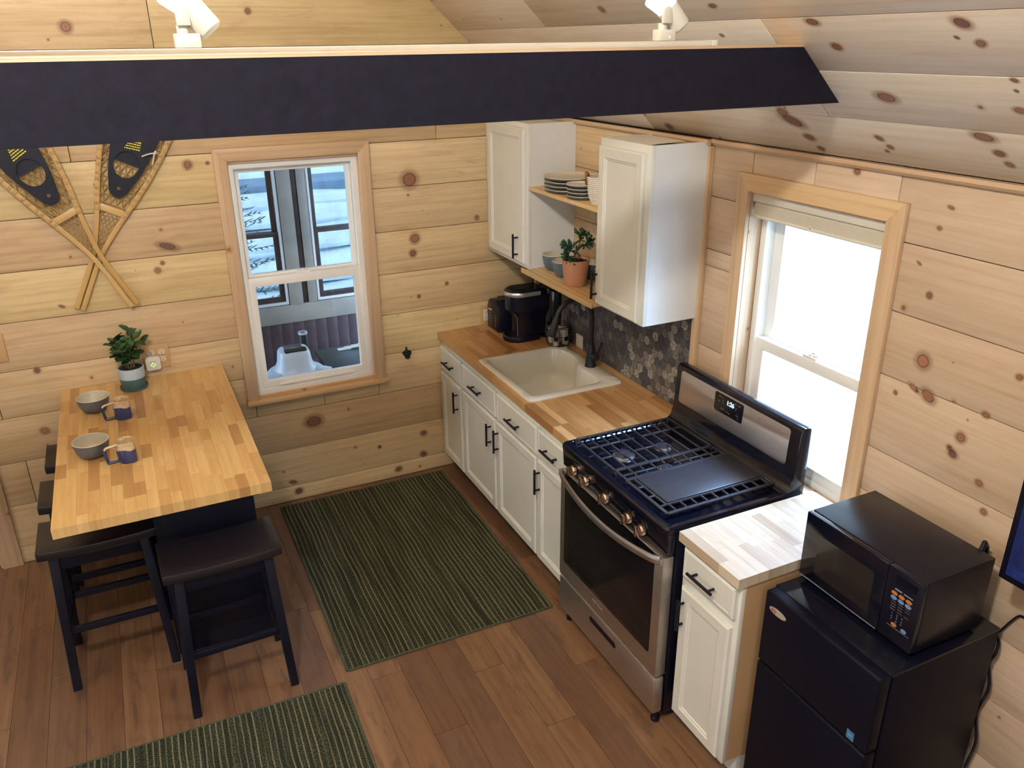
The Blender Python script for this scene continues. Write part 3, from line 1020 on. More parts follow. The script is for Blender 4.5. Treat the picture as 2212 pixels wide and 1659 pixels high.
for yy in (-2.46, -1.95):
    MB().cyl((0.088, yy, 1.372), (0.088, yy, 1.376), 0.010, 12).obj('tilt_latch', M_VINYL, window_2)
CW2 = 0.066
oy0, oy1, ozt = -2.594, -1.808, 2.040
iy0, iy1, izt = oy0 + CW2, oy1 - CW2, ozt - CW2
MB().prism([(oy1, 0.0), (iy1, 0.0), (iy1, izt), (oy1, ozt)], -0.020, -0.0005, 'x').obj('casing', M_TRIM_Z, window_2, bev=0.0015)
MB().prism([(iy0, 0.0), (oy0, 0.0), (oy0, ozt), (iy0, izt)], -0.020, -0.0005, 'x').obj('casing', M_TRIM_Z, window_2, bev=0.0015)
cc = board('casing', oy1 - oy0, CW2, 0.0195, M_TRIM, window_2, frame((-0.0102, (oy0 + oy1) / 2, (ozt + izt) / 2), (0, 1, 0), (0, 0, 1)))
# mitre the head board
me = cc.data
for v in me.vertices:
    if v.co.y < 0:
        v.co.x += -CW2 if v.co.x > 0 else CW2
jm = MB().box(-0.001, 0.064, iy1 - 0.002, iy1 + 0.014, 0.85, 1.975).box(-0.001, 0.064, iy0 - 0.014, iy0 + 0.002, 0.85, 1.975)
jm.obj('jamb', M_TRIM_Z, window_2)
MB().box(-0.001, 0.15, iy0 - 0.01, iy1 + 0.01, 0.842, 0.861).obj('sill_board', M_TRIM_Y, window_2)
MB().box(-0.001, 0.15, iy0 - 0.01, iy1 + 0.01, 1.966, 1.984).obj('head_jamb', M_TRIM_Y, window_2)

# roller blind rolled up at the head of window_2
bl = thing('roller_blind', 'cream roller blind rolled up at the top of the bright right-hand window', 'blind', (0.03, -2.2, 1.88))
MB().box(0.004, 0.012, iy0 + 0.004, iy1 - 0.004, 1.935, 1.970).obj('valance', M_PLASTW, bl, bev=0.002)
MB().cyl((0.036, iy0 + 0.012, 1.920), (0.036, iy1 - 0.012, 1.920), 0.026, 20).obj('roll', M_BLIND, bl, smooth=True)
MB().box(0.0095, 0.0115, iy0 + 0.012, iy1 - 0.012, 1.880, 1.922).obj('fabric', M_BLIND, bl)
MB().cyl((0.010, iy0 + 0.010, 1.878), (0.010, iy1 - 0.010, 1.878), 0.0065, 12).obj('bottom_rail', M_PLASTW, bl, smooth=True)
MB().lathe([(0.004, 0), (0.010, 0.001), (0.010, 0.004), (0.002, 0.006)], (0.004, -2.19, 1.884), 14, 'x').obj('pull', M_PLASTW, bl, smooth=True)

# ------------------------------------------------------------------ ceiling beam with its light track
bz0, bz1 = 2.339, 2.4995
xe0, xe1 = -(bz0 - CE) / SL, -(bz1 - CE) / SL
bm_ = thing('ceiling_beam', 'long black painted beam crossing the room below the sloped ceiling', 'beam', (-2.4, -2.40, 2.339))
MB().prism([(xe0, bz0), (xe1, bz1), (XL - xe1, bz1), (XL - xe0, bz0)], -2.440, -2.350, 'y').obj('beam_face', M_BEAM, bm_)
MB().prism([(xe1, bz1 + 0.0002), (xe1 - 0.0065, bz1 + 0.0065), (XL - xe1 + 0.0065, bz1 + 0.0065), (XL - xe1, bz1 + 0.0002)], -2.441, -2.349, 'y').obj('cap_strip', M_TRIM_X, bm_)
tr = thing('light_track', 'cream light track screwed along the top of the black beam', 'light track', (-2.6, -2.405, 2.506))
MB().box(-4.2, -0.673, -2.425, -2.388, 2.5062, 2.5172).box(-4.2, -0.673, -2.425, -2.421, 2.5172, 2.5205).box(-4.2, -0.673, -2.392, -2.388, 2.5172, 2.5205).obj('rail', M_TRACK, tr, bev=0.0006)
MB().box(-0.690, -0.671, -2.426, -2.387, 2.5062, 2.5212).obj('end_cap', M_TRACK, tr, bev=0.001)


def lamp_head(xc, label, d, power):
    b = thing('track_lamp', label, 'lamp', (xc, -2.405, 2.5207), 'track lamps on the black beam')
    m = MB().box(xc - 0.026, xc + 0.026, -2.424, -2.388, 2.5207, 2.5490)
    m.obj('adapter', M_TRACK, b, bev=0.003)
    MB().box(xc + 0.004, xc + 0.009, -2.4255, -2.4238, 2.527, 2.533).obj('switch', M_VINYL, b)
    MB().cyl((xc - 0.006, -2.406, 2.5485), (xc - 0.006, -2.406, 2.565), 0.0125, 18).obj('swivel', M_TRACK, b, bev=0.0015)
    # upright arm with a round top
    m = MB()
    prof = [(xc - 0.018, 2.564), (xc + 0.010, 2.564)]
    for i in range(13):
        a = pi * i / 12
        prof.append((xc - 0.004 + 0.014 * cos(a), 2.592 + 0.014 * sin(a)))
    m.prism(prof, -2.426, -2.415, 'y')
    m.obj('arm', M_TRACK, b, bev=0.002)
    dv = Vector(d).normalized()
    c = Vector((xc + 0.020, -2.398, 2.592))
    z = dv
    xx_ = z.cross(Vector((0, 1, 0))).normalized()
    yy_ = z.cross(xx_)
    Mx = Matrix(((xx_.x, yy_.x, z.x, c.x), (xx_.y, yy_.y, z.y, c.y), (xx_.z, yy_.z, z.z, c.z), (0, 0, 0, 1)))
    prof = [(0.0, -0.052), (0.022, -0.052), (0.0265, -0.049), (0.0280, -0.044), (0.0300, 0.012), (0.0280, 0.012), (0.0265, 0.004), (0.0, 0.004)]
    MB().lathe(prof, (0, 0, 0), 32, 'z', Mx).obj('shade', M_TRACK, b, smooth=True)
    MB().lathe([(0.0, 0.006), (0.0265, 0.006), (0.0285, 0.016), (0.0390, 0.052), (0.0390, 0.058), (0.034, 0.062), (0.0, 0.064)], (0, 0, 0), 28, 'z', Mx).obj('bulb', M_BULB, b, smooth=True)
    spot('track_lamp_light', c + dv * 0.085, c + dv * 1.0, power, (1.0, 0.95, 0.85), radians(140), 0.8, 0.02)
    return b


lamp_head(-2.052, 'white track lamp on the beam top, the left of the two in view', (-0.62, 0.20, 0.76), 150)
lamp_head(-0.838, 'white track lamp on the beam top near the sloped ceiling, right of the pair', (-0.62, 0.20, 0.76), 150)
lamp_head(-3.45, 'white track lamp added unseen on the beam top beyond the left picture edge', (-0.4, 0.35, 0.76), 230)  # extra lamp added out of view to brighten the left slope

# ------------------------------------------------------------------ porch and winter yard seen through window_1
wp = MB()
PY = 1.90
PW = [(-2.10, -1.171, 0.656, 1.74), (-0.945, -0.10, 0.656, 1.74)]
wp = wall_with_hole(-3.4, 1.0, -0.30, 2.45, PW, PY + 0.02, PY + 0.10, 'y')
wall_porch = struct(wp.obj('wall_porch', M_PBEIGE))
xx = -3.4
while xx < 0.95:
    board('board', 0.78, 0.088, 0.012, M_SIDING, wall_porch, frame((xx + 0.046, PY + 0.013, 0.095), (0, 0, 1), (-1, 0, 0)), bev=0.001)
    xx += 0.0895
MB().box(-3.4, 1.0, PY - 0.005, PY + 0.02, 0.485, 0.632).obj('rail_board', M_PBEIGE, wall_porch, bev=0.003)
MB().box(-1.165, -1.062, PY - 0.015, PY + 0.02, 0.633, 2.4).obj('post_board', M_PBEIGE, wall_porch, bev=0.003)
MB().box(-1.062, -1.018, PY + 0.002, PY + 0.02, 0.633, 2.4).obj('batten', M_PBROWN, wall_porch, bev=0.003)
MB().box(-1.018, -0.950, PY - 0.010, PY + 0.02, 0.633, 2.4).obj('post_board', M_PBEIGE, wall_porch, bev=0.003)
struct(MB().box(-3.4, 1.0, 0.116, PY + 0.1, 2.42, 2.50).obj('ceiling_porch', M_PBEIGE))
struct(MB().box(-3.4, 1.0, 0.116, PY + 0.1, -0.40, -0.30).obj('floor_porch', M_PFLOOR))
for wi, (a, b, c_, d_) in enumerate(PW):
    fr = MB()
    t_ = 0.018
    fr.ring(a, b, c_ - 0.018, d_, t_, t_, 0.018, t_, PY - 0.006, PY + 0.09)
    wn_ = struct(fr.obj('window_%d' % (wi + 3), M_VINYL, bev=0.002))
    for (za, zb, yo) in ((c_, 1.205, 0.02), (1.165, d_ - t_, 0.05)):
        st = 0.040
        s2 = MB()
        x0_, x1_ = a + t_, b - t_
        s2.ring(x0_, x1_, za, zb, st, st, 0.042, 0.035, PY + yo, PY + yo + 0.025)
        so = s2.obj('sash', M_PBROWN, wn_, bev=0.003)
        MB().box(x0_ + st - 0.004, x1_ - st + 0.004, PY + yo + 0.010, PY + yo + 0.013, za + 0.04, zb - 0.033).obj('pane', M_GLASSD, so)

vac = thing('vacuum_head', 'pale grey domed shop vacuum standing on the porch behind the back window', 'vacuum', (-1.43, 0.47, -0.30))
c0 = (-1.425, 0.47, 0)
MB().lathe([(0.0, -0.298), (0.15, -0.298), (0.165, -0.24), (0.15, 0.0), (0.165, 0.60), (0.0, 0.60)], c0, 36).obj('drum', M_CHEST, vac, smooth=True)
MB().lathe([(0.0, 0.600), (0.185, 0.602), (0.190, 0.618), (0.170, 0.640), (0.140, 0.652), (0.0, 0.655)], c0, 40).obj('brim', M_VAC, vac, smooth=True)
dome = MB()
vs = []
ns, nr = 40, 9
for (rx, ry, h, p) in ((0.132, 0.125, 0.652, 2.2), (0.120, 0.110, 0.672, 2.4), (0.105, 0.098, 0.700, 2.8), (0.098, 0.092, 0.740, 3.4), (0.094, 0.088, 0.766, 3.6), (0.086, 0.080, 0.780, 3.6), (0.05, 0.05, 0.788, 3.0), (0.0, 0.0, 0.790, 3.0)):
    for j in range(ns):
        a = 2 * pi * j / ns
        ca, sa = cos(a), sin(a)
        q = (abs(ca) ** p + abs(sa) ** p) ** (-1 / p)
        vs.append((c0[0] + rx * q * ca, c0[1] + ry * q * sa, h))
fs = [(i * ns + j, i * ns + (j + 1) % ns, (i + 1) * ns + (j + 1) % ns, (i + 1) * ns + j) for i in range(7) for j in range(ns)]
dome.add(vs, fs)
dome.obj('dome', M_VAC, vac, smooth=True)
MB().prism(rrect(c0[0] - 0.062, c0[0] + 0.070, c0[1] - 0.070, c0[1] - 0.015, 0.012), 0.776, 0.792, 'z').obj('grille', M_HOLE, vac)
for j in range(6):
    MB().box(c0[0] - 0.055, c0[0] + 0.055, c0[1] + 0.0 + 0.010 * j, c0[1] + 0.004 + 0.010 * j, 0.787, 0.7915).obj('vent_slot', M_CERG, vac)
for a in (-2.75, -0.35, -1.25):
    dx, dy = cos(a), sin(a)
    c = Vector((c0[0] + 0.175 * dx, c0[1] + 0.175 * dy, 0.640))
    Mx = frame(c, (dx, dy, -0.25), (-dy, dx, 0))
    MB().box(-0.055, 0.045, -0.038, 0.038, -0.006, 0.008, Mx).obj('latch', M_VAC, vac, bev=0.004)
pp = thing('pipe', 'upright dark open pipe standing behind the grey vacuum on the porch', 'pipe', (-1.30, 0.86, -0.30))
pm = MB()
px_, py_ = -1.285, 0.86
pm.lathe([(0.029, -0.30), (0.029, 0.745), (0.025, 0.745), (0.025, -0.29)], (px_, py_, 0), 24)
pm.obj('tube', M_CHEST, pp, smooth=True)
MB().lathe([(0.0305, 0.735), (0.0305, 0.749), (0.0245, 0.749), (0.0245, 0.735)], (px_, py_, 0), 24).obj('rim', M_VAC, pp, smooth=True)
ch = thing('storage_chest', 'dark green metal chest on the porch at the right behind the window', 'chest', (-0.86, 0.80, -0.30))
MB().box(-1.16, -0.40, 0.50, 1.05, -0.30, 0.50).obj('body', M_CHEST, ch, bev=0.008)
MB().box(-1.18, -0.38, 0.48, 1.07, 0.50, 0.53).obj('lid', M_CHEST, ch, bev=0.006)
pa = MB()
rr_ = random.Random(5)
for i in range(5):
    xx, yy = -1.03 + 0.05 * i, 0.98 + 0.02 * rr_.random()
    pa.box(xx, xx + 0.09, yy - 0.02, yy + 0.03, 0.5305 + 0.004 * i, 0.534 + 0.004 * i)
tag(pa.obj('folded_cloth', M_SNOW, bev=0.001), 'pale folded cloth lying on the back edge of the dark porch chest', 'cloth')

# yard: snow, road, spruce
gr = MB()
N = 40
gv = []
rg = random.Random(3)
for j in range(N + 1):
    for i_ in range(N + 1):
        X_ = -30 + 70 * i_ / N
        Y_ = -25 + 75 * j / N
        near = 1.0 if (-6 < X_ < 2 and -9 < Y_ < 3) else 0.0
        gv.append((X_, Y_, -0.75 - 0.0 * near + 0.10 * sin(X_ * 0.7 + 1.3 * sin(Y_ * 0.5)) + 0.05 * rg.random() + max(0, (Y_ - 19)) * 0.12))
gr.add(gv, [(j * (N + 1) + i_, j * (N + 1) + i_ + 1, (j + 1) * (N + 1) + i_ + 1, (j + 1) * (N + 1) + i_) for j in range(N) for i_ in range(N)])
struct(gr.obj('ground', M_SNOW, smooth=True))
struct(MB().box(-25, 35, 15.2, 16.5, -0.72, -0.50).obj('road', M_ROAD))
bank = MB()
for (y_, h_, w_) in ((7.6, 0.10, 0.25), (9.6, 0.06, 0.2), (11.8, 0.10, 0.3), (13.6, 0.10, 0.25)):
    pts = [(-20 + i_ * 1.5, y_ + 0.15 * sin(i_ * 1.7), -0.62) for i_ in range(34)]
    bank.tube(pts, w_, 8, rb=h_ + 0.05)
struct(bank.obj('snow_bank', M_SNOW, smooth=True))

sp_ = thing('spruce', 'snow-dusted spruce tree in the yard seen through the left half of the window', 'tree', (-1.75, 4.4, -0.72))
MB().tube([(-1.75, 4.4, -0.8), (-1.75, 4.4, 2.6)], 0.05, 10, up=(1, 0, 0), radii=[1.0, 0.2]).obj('trunk', M_TRUNK, sp_)
fol = MB()
rs = random.Random(21)
for lvl in range(22):
    z0_ = -0.35 + lvl * 0.135
    L = 1.12 * (1 - lvl / 26) + 0.08
    for b_ in range(7):
        a = 2 * pi * (b_ + rs.random() * 0.7) / 7 + lvl * 0.9
        dx, dy = cos(a), sin(a)
        n_ = 16
        for q in range(n_):
            f = (q + 1) / n_
            bx_, by_, bz_ = -1.75 + dx * L * f, 4.4 + dy * L * f, z0_ - 0.10 * f + 0.12 * f * f
            for sgn in (-1, 1):
                ln = 0.16 * (1.15 - f) * (0.7 + 0.6 * rs.random()) + 0.03
                ax_, ay_ = dx * 0.7 - dy * sgn, dy * 0.7 + dx * sgn
                nrm = hypot(ax_, ay_)
                ax_, ay_ = ax_ / nrm, ay_ / nrm
                tz = -0.02 + 0.05 * rs.random()
                w_ = 0.014
                fol.add([(bx_ - dx * w_, by_ - dy * w_, bz_), (bx_ + dx * w_, by_ + dy * w_, bz_ + 0.008), (bx_ + ax_ * ln, by_ + ay_ * ln, bz_ + tz)], [(0, 1, 2)])
                for qq in range(4):
                    g_ = 0.25 + 0.2 * qq
                    cx_, cy_, cz_ = bx_ + ax_ * ln * g_, by_ + ay_ * ln * g_, bz_ + tz * g_
                    fol.add([(cx_, cy_, cz_ + 0.004), (cx_ + dx * 0.012, cy_ + dy * 0.012, cz_), (cx_ + ax_ * 0.02 + dx * 0.03 * sgn, cy_ + ay_ * 0.02 + dy * 0.03, cz_ + 0.012)], [(0, 1, 2)])
fo = fol.obj('needles', M_SPRUCE, sp_)
fo['kind'] = 'stuff'


# ================================================================== KITCHEN: cabinets
def loops(m, rects):
    """rects: list of (x, y0, y1, z0, z1) nested loops on planes x = const, facing -x; first and last are capped."""
    vs = []
    for (x, y0, y1, z0, z1) in rects:
        vs += [(x, y0, z0), (x, y1, z0), (x, y1, z1), (x, y0, z1)]
    fs = [(0, 1, 2, 3)]
    n = len(rects)
    for i in range(n - 1):
        for j in range(4):
            k = (j + 1) % 4
            fs.append((i * 4 + j, i * 4 + k, (i + 1) * 4 + k, (i + 1) * 4 + j))
    fs.append(tuple((n - 1) * 4 + j for j in range(4))[::-1])
    return m.add(vs, fs)


def ins(r, d, x):
    return (x, r[1] + d, r[2] - d, r[3] + d, r[4] - d)


def front(parent, name, y0, y1, z0, z1, xb, th, fw=0.052, flat=False):
    y0, y1 = min(y0, y1), max(y0, y1)
    xf = xb - th
    r0 = (xb, y0, y1, z0, z1)
    L = [r0, (xf + 0.006, y0, y1, z0, z1), ins(r0, 0.008, xf)]
    if flat:
        L += [ins(r0, 0.016, xf), ins(r0, 0.018, xf + 0.0015)]
    else:
        L += [ins(r0, fw, xf), ins(r0, fw + 0.004, xf + 0.004), ins(r0, fw + 0.010, xf + 0.005), ins(r0, fw + 0.013, xf + 0.009)]
    m = MB()
    loops(m, L)
    return m.obj(name, M_WHITE, parent)


def handle(parent, c, axis, L=0.132, hh=0.028):
    """black bar pull; c is the mounting centre on the front surface (facing -x)."""
    x, y, z = c
    m = MB()
    if axis == 'y':
        a, b = (x - hh, y - L / 2, z), (x - hh, y + L / 2, z)
        posts = [(y - 0.046, z), (y + 0.046, z)]
    else:
        a, b = (x - hh, y, z - L / 2), (x - hh, y, z + L / 2)
        posts = [(y, z - 0.046), (y, z + 0.046)]
    m.cyl(a, b, 0.006, 14)
    for (py, pz) in posts:
        m.cyl((x + 0.001, py, pz), (x - hh, py, pz), 0.0048, 12)
    return m.obj('handle', M_BLACKP, parent, smooth=True)


XF = -0.622


def base_unit(label, y0, y1, drawers, doors, side_mat=None, group=None):
    """y0 > y1 (towards the camera)."""
    t = thing('base_cabinet', label, 'cabinet', (-0.32, (y0 + y1) / 2, 0.0), group)
    b = MB()
    b.box(XF + 0.018, -0.022, y1 + 0.0005, y1 + 0.016, 0.10, 0.8735).box(XF + 0.018, -0.022, y0 - 0.016, y0 - 0.0005, 0.10, 0.8735)
    b.box(XF + 0.018, -0.022, y1 + 0.016, y0 - 0.016, 0.10, 0.116).box(-0.03, -0.022, y1 + 0.016, y0 - 0.016, 0.116, 0.8735)
    b.box(XF + 0.018, -0.35, y1 + 0.016, y0 - 0.016, 0.116, 0.66)
    b.obj('carcass', side_mat or M_WHITE2, t)
    f = MB()
    f.box(XF, XF + 0.018, y1 + 0.0005, y0 - 0.0005, 0.095, 0.8735)
    f.obj('face_frame', M_WHITE, t, bev=0.001)
    MB().box(XF + 0.072, XF + 0.088, y1 + 0.004, y0 - 0.004, 0.0, 0.10).box(XF + 0.088, -0.03, y1 + 0.004, y1 + 0.02, 0.0, 0.10).obj('toe_kick', M_WHITE2 if side_mat else M_BLACKP, t)
    for (a, c_, z0, z1, hy) in drawers:
        d = front(t, 'drawer', a, c_, z0, z1, XF - 0.0005, 0.020, flat=True)
        handle(d, (XF - 0.0205, hy, (z0 + z1) / 2 - 0.002), 'y')
    for (a, c_, z0, z1, hy) in doors:
        d = front(t, 'door', a, c_, z0, z1, XF - 0.0005, 0.020, fw=0.045)
        handle(d, (XF - 0.0205, hy, z1 - 0.105), 'z')
    return t


base_unit('narrow white base cabinet in the corner under the toaster, first from the back wall', -0.005, -0.344, [(-0.018, -0.338, 0.688, 0.832, -0.178)], [(-0.014, -0.332, 0.112, 0.666, -0.282)])
base_unit('wide white base cabinet below the sink with two drawer fronts and two doors', -0.345, -1.2875,
          [(-0.352, -0.812, 0.682, 0.832, -0.580), (-0.828, -1.284, 0.682, 0.832, -1.052)],
          [(-0.352, -0.806, 0.114, 0.668, -0.757), (-0.822, -1.278, 0.114, 0.668, -0.850)])
base_unit('narrow white base cabinet between the sink cabinet and the range', -1.2885, -1.602, [(-1.294, -1.596, 0.688, 0.832, -1.440)], [(-1.294, -1.590, 0.112, 0.668, -1.325)])
M_MAPLE = wood('unfinished_cabinet_side', [(0.50, 0.34, 0.18), (0.52, 0.35, 0.19)], 0.85, rough=0.5)
base_unit('narrow white base cabinet right of the range under the small counter', -2.412, -2.716, [(-2.428, -2.702, 0.735, 0.858, -2.556)], [(-2.430, -2.694, 0.112, 0.694, -2.455)], M_MAPLE)


# ------------------------------------------------------------------ butcher-block tops
def staves(parent, x0, x1, y0, y1, z0, z1, w, lens, mat, seed, hole=None, along='y'):
    """solid-looking top glued up from staves; y0 < y1."""
    r = random.Random(seed)
    n = max(1, round((x1 - x0) / w)) if along == 'y' else max(1, round((y1 - y0) / w))
    ww = ((x1 - x0) if along == 'y' else (y1 - y0)) / n
    for i in range(n):
        a0 = (y0 if along == 'y' else x0)
        a1 = (y1 if along == 'y' else x1)
        p = a0 - r.uniform(0.0, lens[1] * 0.8)
        while p < a1:
            q = p + r.uniform(*lens)
            s0, s1 = max(p, a0), min(q, a1)
            p = q
            if s1 - s0 < 0.004:
                continue
            b0 = (x0 if along == 'y' else y0) + i * ww
            segs = [(s0, s1, b0, b0 + ww)]
            if hole:
                hx0, hx1, hy0, hy1 = hole
                out = []
                for (u0, u1, v0, v1) in segs:   # u along y, v along x
                    if v1 <= hx0 or v0 >= hx1 or u1 <= hy0 or u0 >= hy1:
                        out.append((u0, u1, v0, v1))
                        continue
                    if v0 < hx0:
                        out.append((u0, u1, v0, hx0))
                    if v1 > hx1:
                        out.append((u0, u1, hx1, v1))
                    if u0 < hy0:
                        out.append((u0, hy0, max(v0, hx0), min(v1, hx1)))
                    if u1 > hy1:
                        out.append((hy1, u1, max(v0, hx0), min(v1, hx1)))
                segs = out
            for (u0, u1, v0, v1) in segs:
                if u1 - u0 < 0.003 or v1 - v0 < 0.003:
                    continue
                dz = r.uniform(-0.0002, 0.0002)
                if along == 'y':
                    board('stave', u1 - u0 - 0.0003, v1 - v0 - 0.0003, z1 - z0, mat, parent, frame(((v0 + v1) / 2, (u0 + u1) / 2, (z0 + z1) / 2 + dz), (0, 1, 0), (-1, 0, 0)))
                else:
                    board('stave', u1 - u0 - 0.0003, v1 - v0 - 0.0003, z1 - z0, mat, parent, frame(((u0 + u1) / 2, (v0 + v1) / 2, (z0 + z1) / 2 + dz), (1, 0, 0), (0, 1, 0)))


ct = thing('countertop', 'long orange-brown butcher block counter around the white sink', 'countertop', (-0.33, -0.8, 0.874))
SH = (-0.598, -0.115, -1.158, -0.568)
staves(ct, -0.648, -0.0235, -1.606, -0.0015, 0.8740, 0.9125, 0.0415, (0.22, 0.62), M_BUTCH_K, 4, hole=SH)
ct2 = thing('countertop', 'small butcher block counter coloured pale for window light between the range and the microwave', 'countertop', (-0.33, -2.57, 0.874))
staves(ct2, -0.648, -0.0215, -2.722, -2.4045, 0.8740, 0.9125, 0.0418, (0.16, 0.30), M_BUTCH_S, 9)

# ------------------------------------------------------------------ sink
sk = thing('sink', 'white drop-in kitchen sink with a scalloped rear ledge', 'sink', (-0.36, -0.862, 0.72))
outer = rrect(-0.622, -0.088, -1.178, -0.548, 0.022, 6)
bowl = [(-0.580, -0.590), (-0.570, -0.578), (-0.205, -0.578), (-0.160, -0.590), (-0.137, -0.640), (-0.128, -0.70), (-0.130, -0.765), (-0.145, -0.815), (-0.168, -0.860),
        (-0.180, -0.92), (-0.182, -1.100), (-0.192, -1.118), (-0.205, -1.124), (-0.565, -1.124), (-0.580, -1.112)]
bc = (-0.37, -0.86)


def radial(poly, c, a):
    """distance from c to the outline in direction a."""
    d = (cos(a), sin(a))
    best = None
    n = len(poly)
    for i in range(n):
        p, q = poly[i], poly[(i + 1) % n]
        ex, ey = q[0] - p[0], q[1] - p[1]
        den = d[0] * ey - d[1] * ex
        if abs(den) < 1e-12:
            continue
        t = ((p[0] - c[0]) * ey - (p[1] - c[1]) * ex) / den
        u = ((p[0] - c[0]) * d[1] - (p[1] - c[1]) * d[0]) / den
        if t > 0 and -1e-9 <= u <= 1 + 1e-9:
            best = t if best is None else min(best, t)
    return best


NS = 160
angs = [2 * pi * i / NS for i in range(NS)]
ro = [radial(outer, bc, a) for a in angs]
rb_ = [radial(bowl, bc, a) for a in angs]
rb_ = [(rb_[i - 1] + 2 * rb_[i] + rb_[(i + 1) % NS]) / 4 for i in range(NS)]
lv = [(ro, 1.0, 0, 0.9130), (ro, 1.0, 0, 0.9190), (ro, 1.0, -0.006, 0.9225), (rb_, 1.0, 0.008, 0.9225), (rb_, 1.0, 0.001, 0.9195), (rb_, 1.0, -0.006, 0.905), (rb_, 1.0, -0.016, 0.80), (rb_, 1.0, -0.026, 0.745), (rb_, 1.0, -0.050, 0.724), (rb_, 1.0, -0.09, 0.719)]
vs = []
for (rad, k, dr, h) in lv:
    for a, r0 in zip(angs, rad):
        rr2 = r0 * k + dr
        vs.append((bc[0] + rr2 * cos(a), bc[1] + rr2 * sin(a), h))
fs = []
for i in range(len(lv) - 1):
    for j in range(NS):
        k = (j + 1) % NS
        fs.append((i * NS + j, i * NS + k, (i + 1) * NS + k, (i + 1) * NS + j))
fs.append(tuple((len(lv) - 1) * NS + j for j in range(NS)))
sm = MB().add(vs, fs)
so = sm.obj('basin', M_SINK, sk, smooth=True)
MB().lathe([(0.0, 0.7195), (0.036, 0.7195), (0.042, 0.722), (0.044, 0.7195), (0.030, 0.7185), (0.0, 0.716)], (-0.37, -0.85, 0), 28).obj('drain', M_CHROME, sk, smooth=True)

# ------------------------------------------------------------------ faucet
fb = (-0.126, -0.915)
fa = thing('faucet', 'tall matte black gooseneck faucet behind the white sink', 'faucet', (fb[0], fb[1], 0.9226))
MB().lathe([(0.0, 0.9226), (0.031, 0.9226), (0.031, 0.927), (0.0265, 0.940), (0.0245, 0.975), (0.021, 1.02), (0.0165, 1.035), (0.0165, 1.05), (0.0, 1.05)], (fb[0], fb[1], 0), 28).obj('body', M_BLKM, fa, smooth=True)
pts = [(fb[0], fb[1], 1.03), (fb[0], fb[1], 1.10), (fb[0], fb[1], 1.19)]
R0 = 0.105
for i in range(17):
    a = pi * 0.93 * i / 16
    pts.append((fb[0] - R0 + R0 * cos(a), fb[1] + 0.0, 1.200 + R0 * sin(a)))
MB().tube(pts, 0.0125, 14, up=(0, 1, 0)).obj('spout', M_BLKM, fa, smooth=True)
e = Vector(pts[-1])
dv = (Vector(pts[-1]) - Vector(pts[-2])).normalized()
MB().tube([e - dv * 0.004, e + dv * 0.012, e + dv * 0.035, e + dv * 0.095, e + dv * 0.100], 0.0190, 18, up=(0, 1, 0), radii=[0.74, 0.86, 0.94, 1.28, 1.15]).obj('spray_head', M_BLKM, fa, smooth=True)
hd = MB()
hd.cyl((fb[0], fb[1] - 0.015, 0.985), (fb[0] + 0.004, fb[1] - 0.056, 0.988), 0.019, 18)
hd.tube([(fb[0] + 0.004, fb[1] - 0.045, 0.995), (fb[0] + 0.006, fb[1] - 0.066, 1.022), (fb[0] + 0.008, fb[1] - 0.092, 1.078)], 0.0068, 12, up=(1, 0, 0))
hd.obj('lever', M_BLKM, fa, smooth=True)

# ------------------------------------------------------------------ hex tile backsplash
bs = thing('tile_backsplash', 'dark marbled hexagon tile backsplash between the counter and the wall cabinets', 'backsplash', (-0.01, -0.8, 0.9128))
MB().box(-0.0195, -0.0066, -1.5985, -0.085, 0.9128, 1.374).obj('grout_bed', M_GROUT, bs)
MB().box(-0.024, -0.0195, -0.085, -0.062, 0.9128, 1.374).obj('edge_trim', M_TRIM, bs)
HR = 0.0262
ftf = HR * sqrt(3)
cells = []
row = 0
z = 0.9128 + 0.005
while z < 1.374 + HR:
    yy = -0.09 - (0.5 * ftf if row % 2 else 0.0)
    while yy > -1.60 - ftf:
        cells.append((yy, z))
        yy -= ftf + 0.0016
    z += 1.5 * HR + 0.0014
    row += 1


def clip_poly(poly, y0, y1, z0, z1):
    def cl(P, f, inter):
        out = []
        for i in range(len(P)):
            a, b = P[i - 1], P[i]
            fa_, fb_ = f(a), f(b)
            if fb_:
                if not fa_:
                    out.append(inter(a, b))
                out.append(b)
            elif fa_:
                out.append(inter(a, b))
        return out
    for (ax, v, sg) in ((0, y0, 1), (0, y1, -1), (1, z0, 1), (1, z1, -1)):
        def f(p, ax=ax, v=v, sg=sg):
            return (p[ax] - v) * sg >= 0

        def it(a, b, ax=ax, v=v):
            t = (v - a[ax]) / (b[ax] - a[ax])
            return (a[0] + t * (b[0] - a[0]), a[1] + t * (b[1] - a[1]))
        if not poly:
            return poly
        poly = cl(poly, f, it)
    return poly


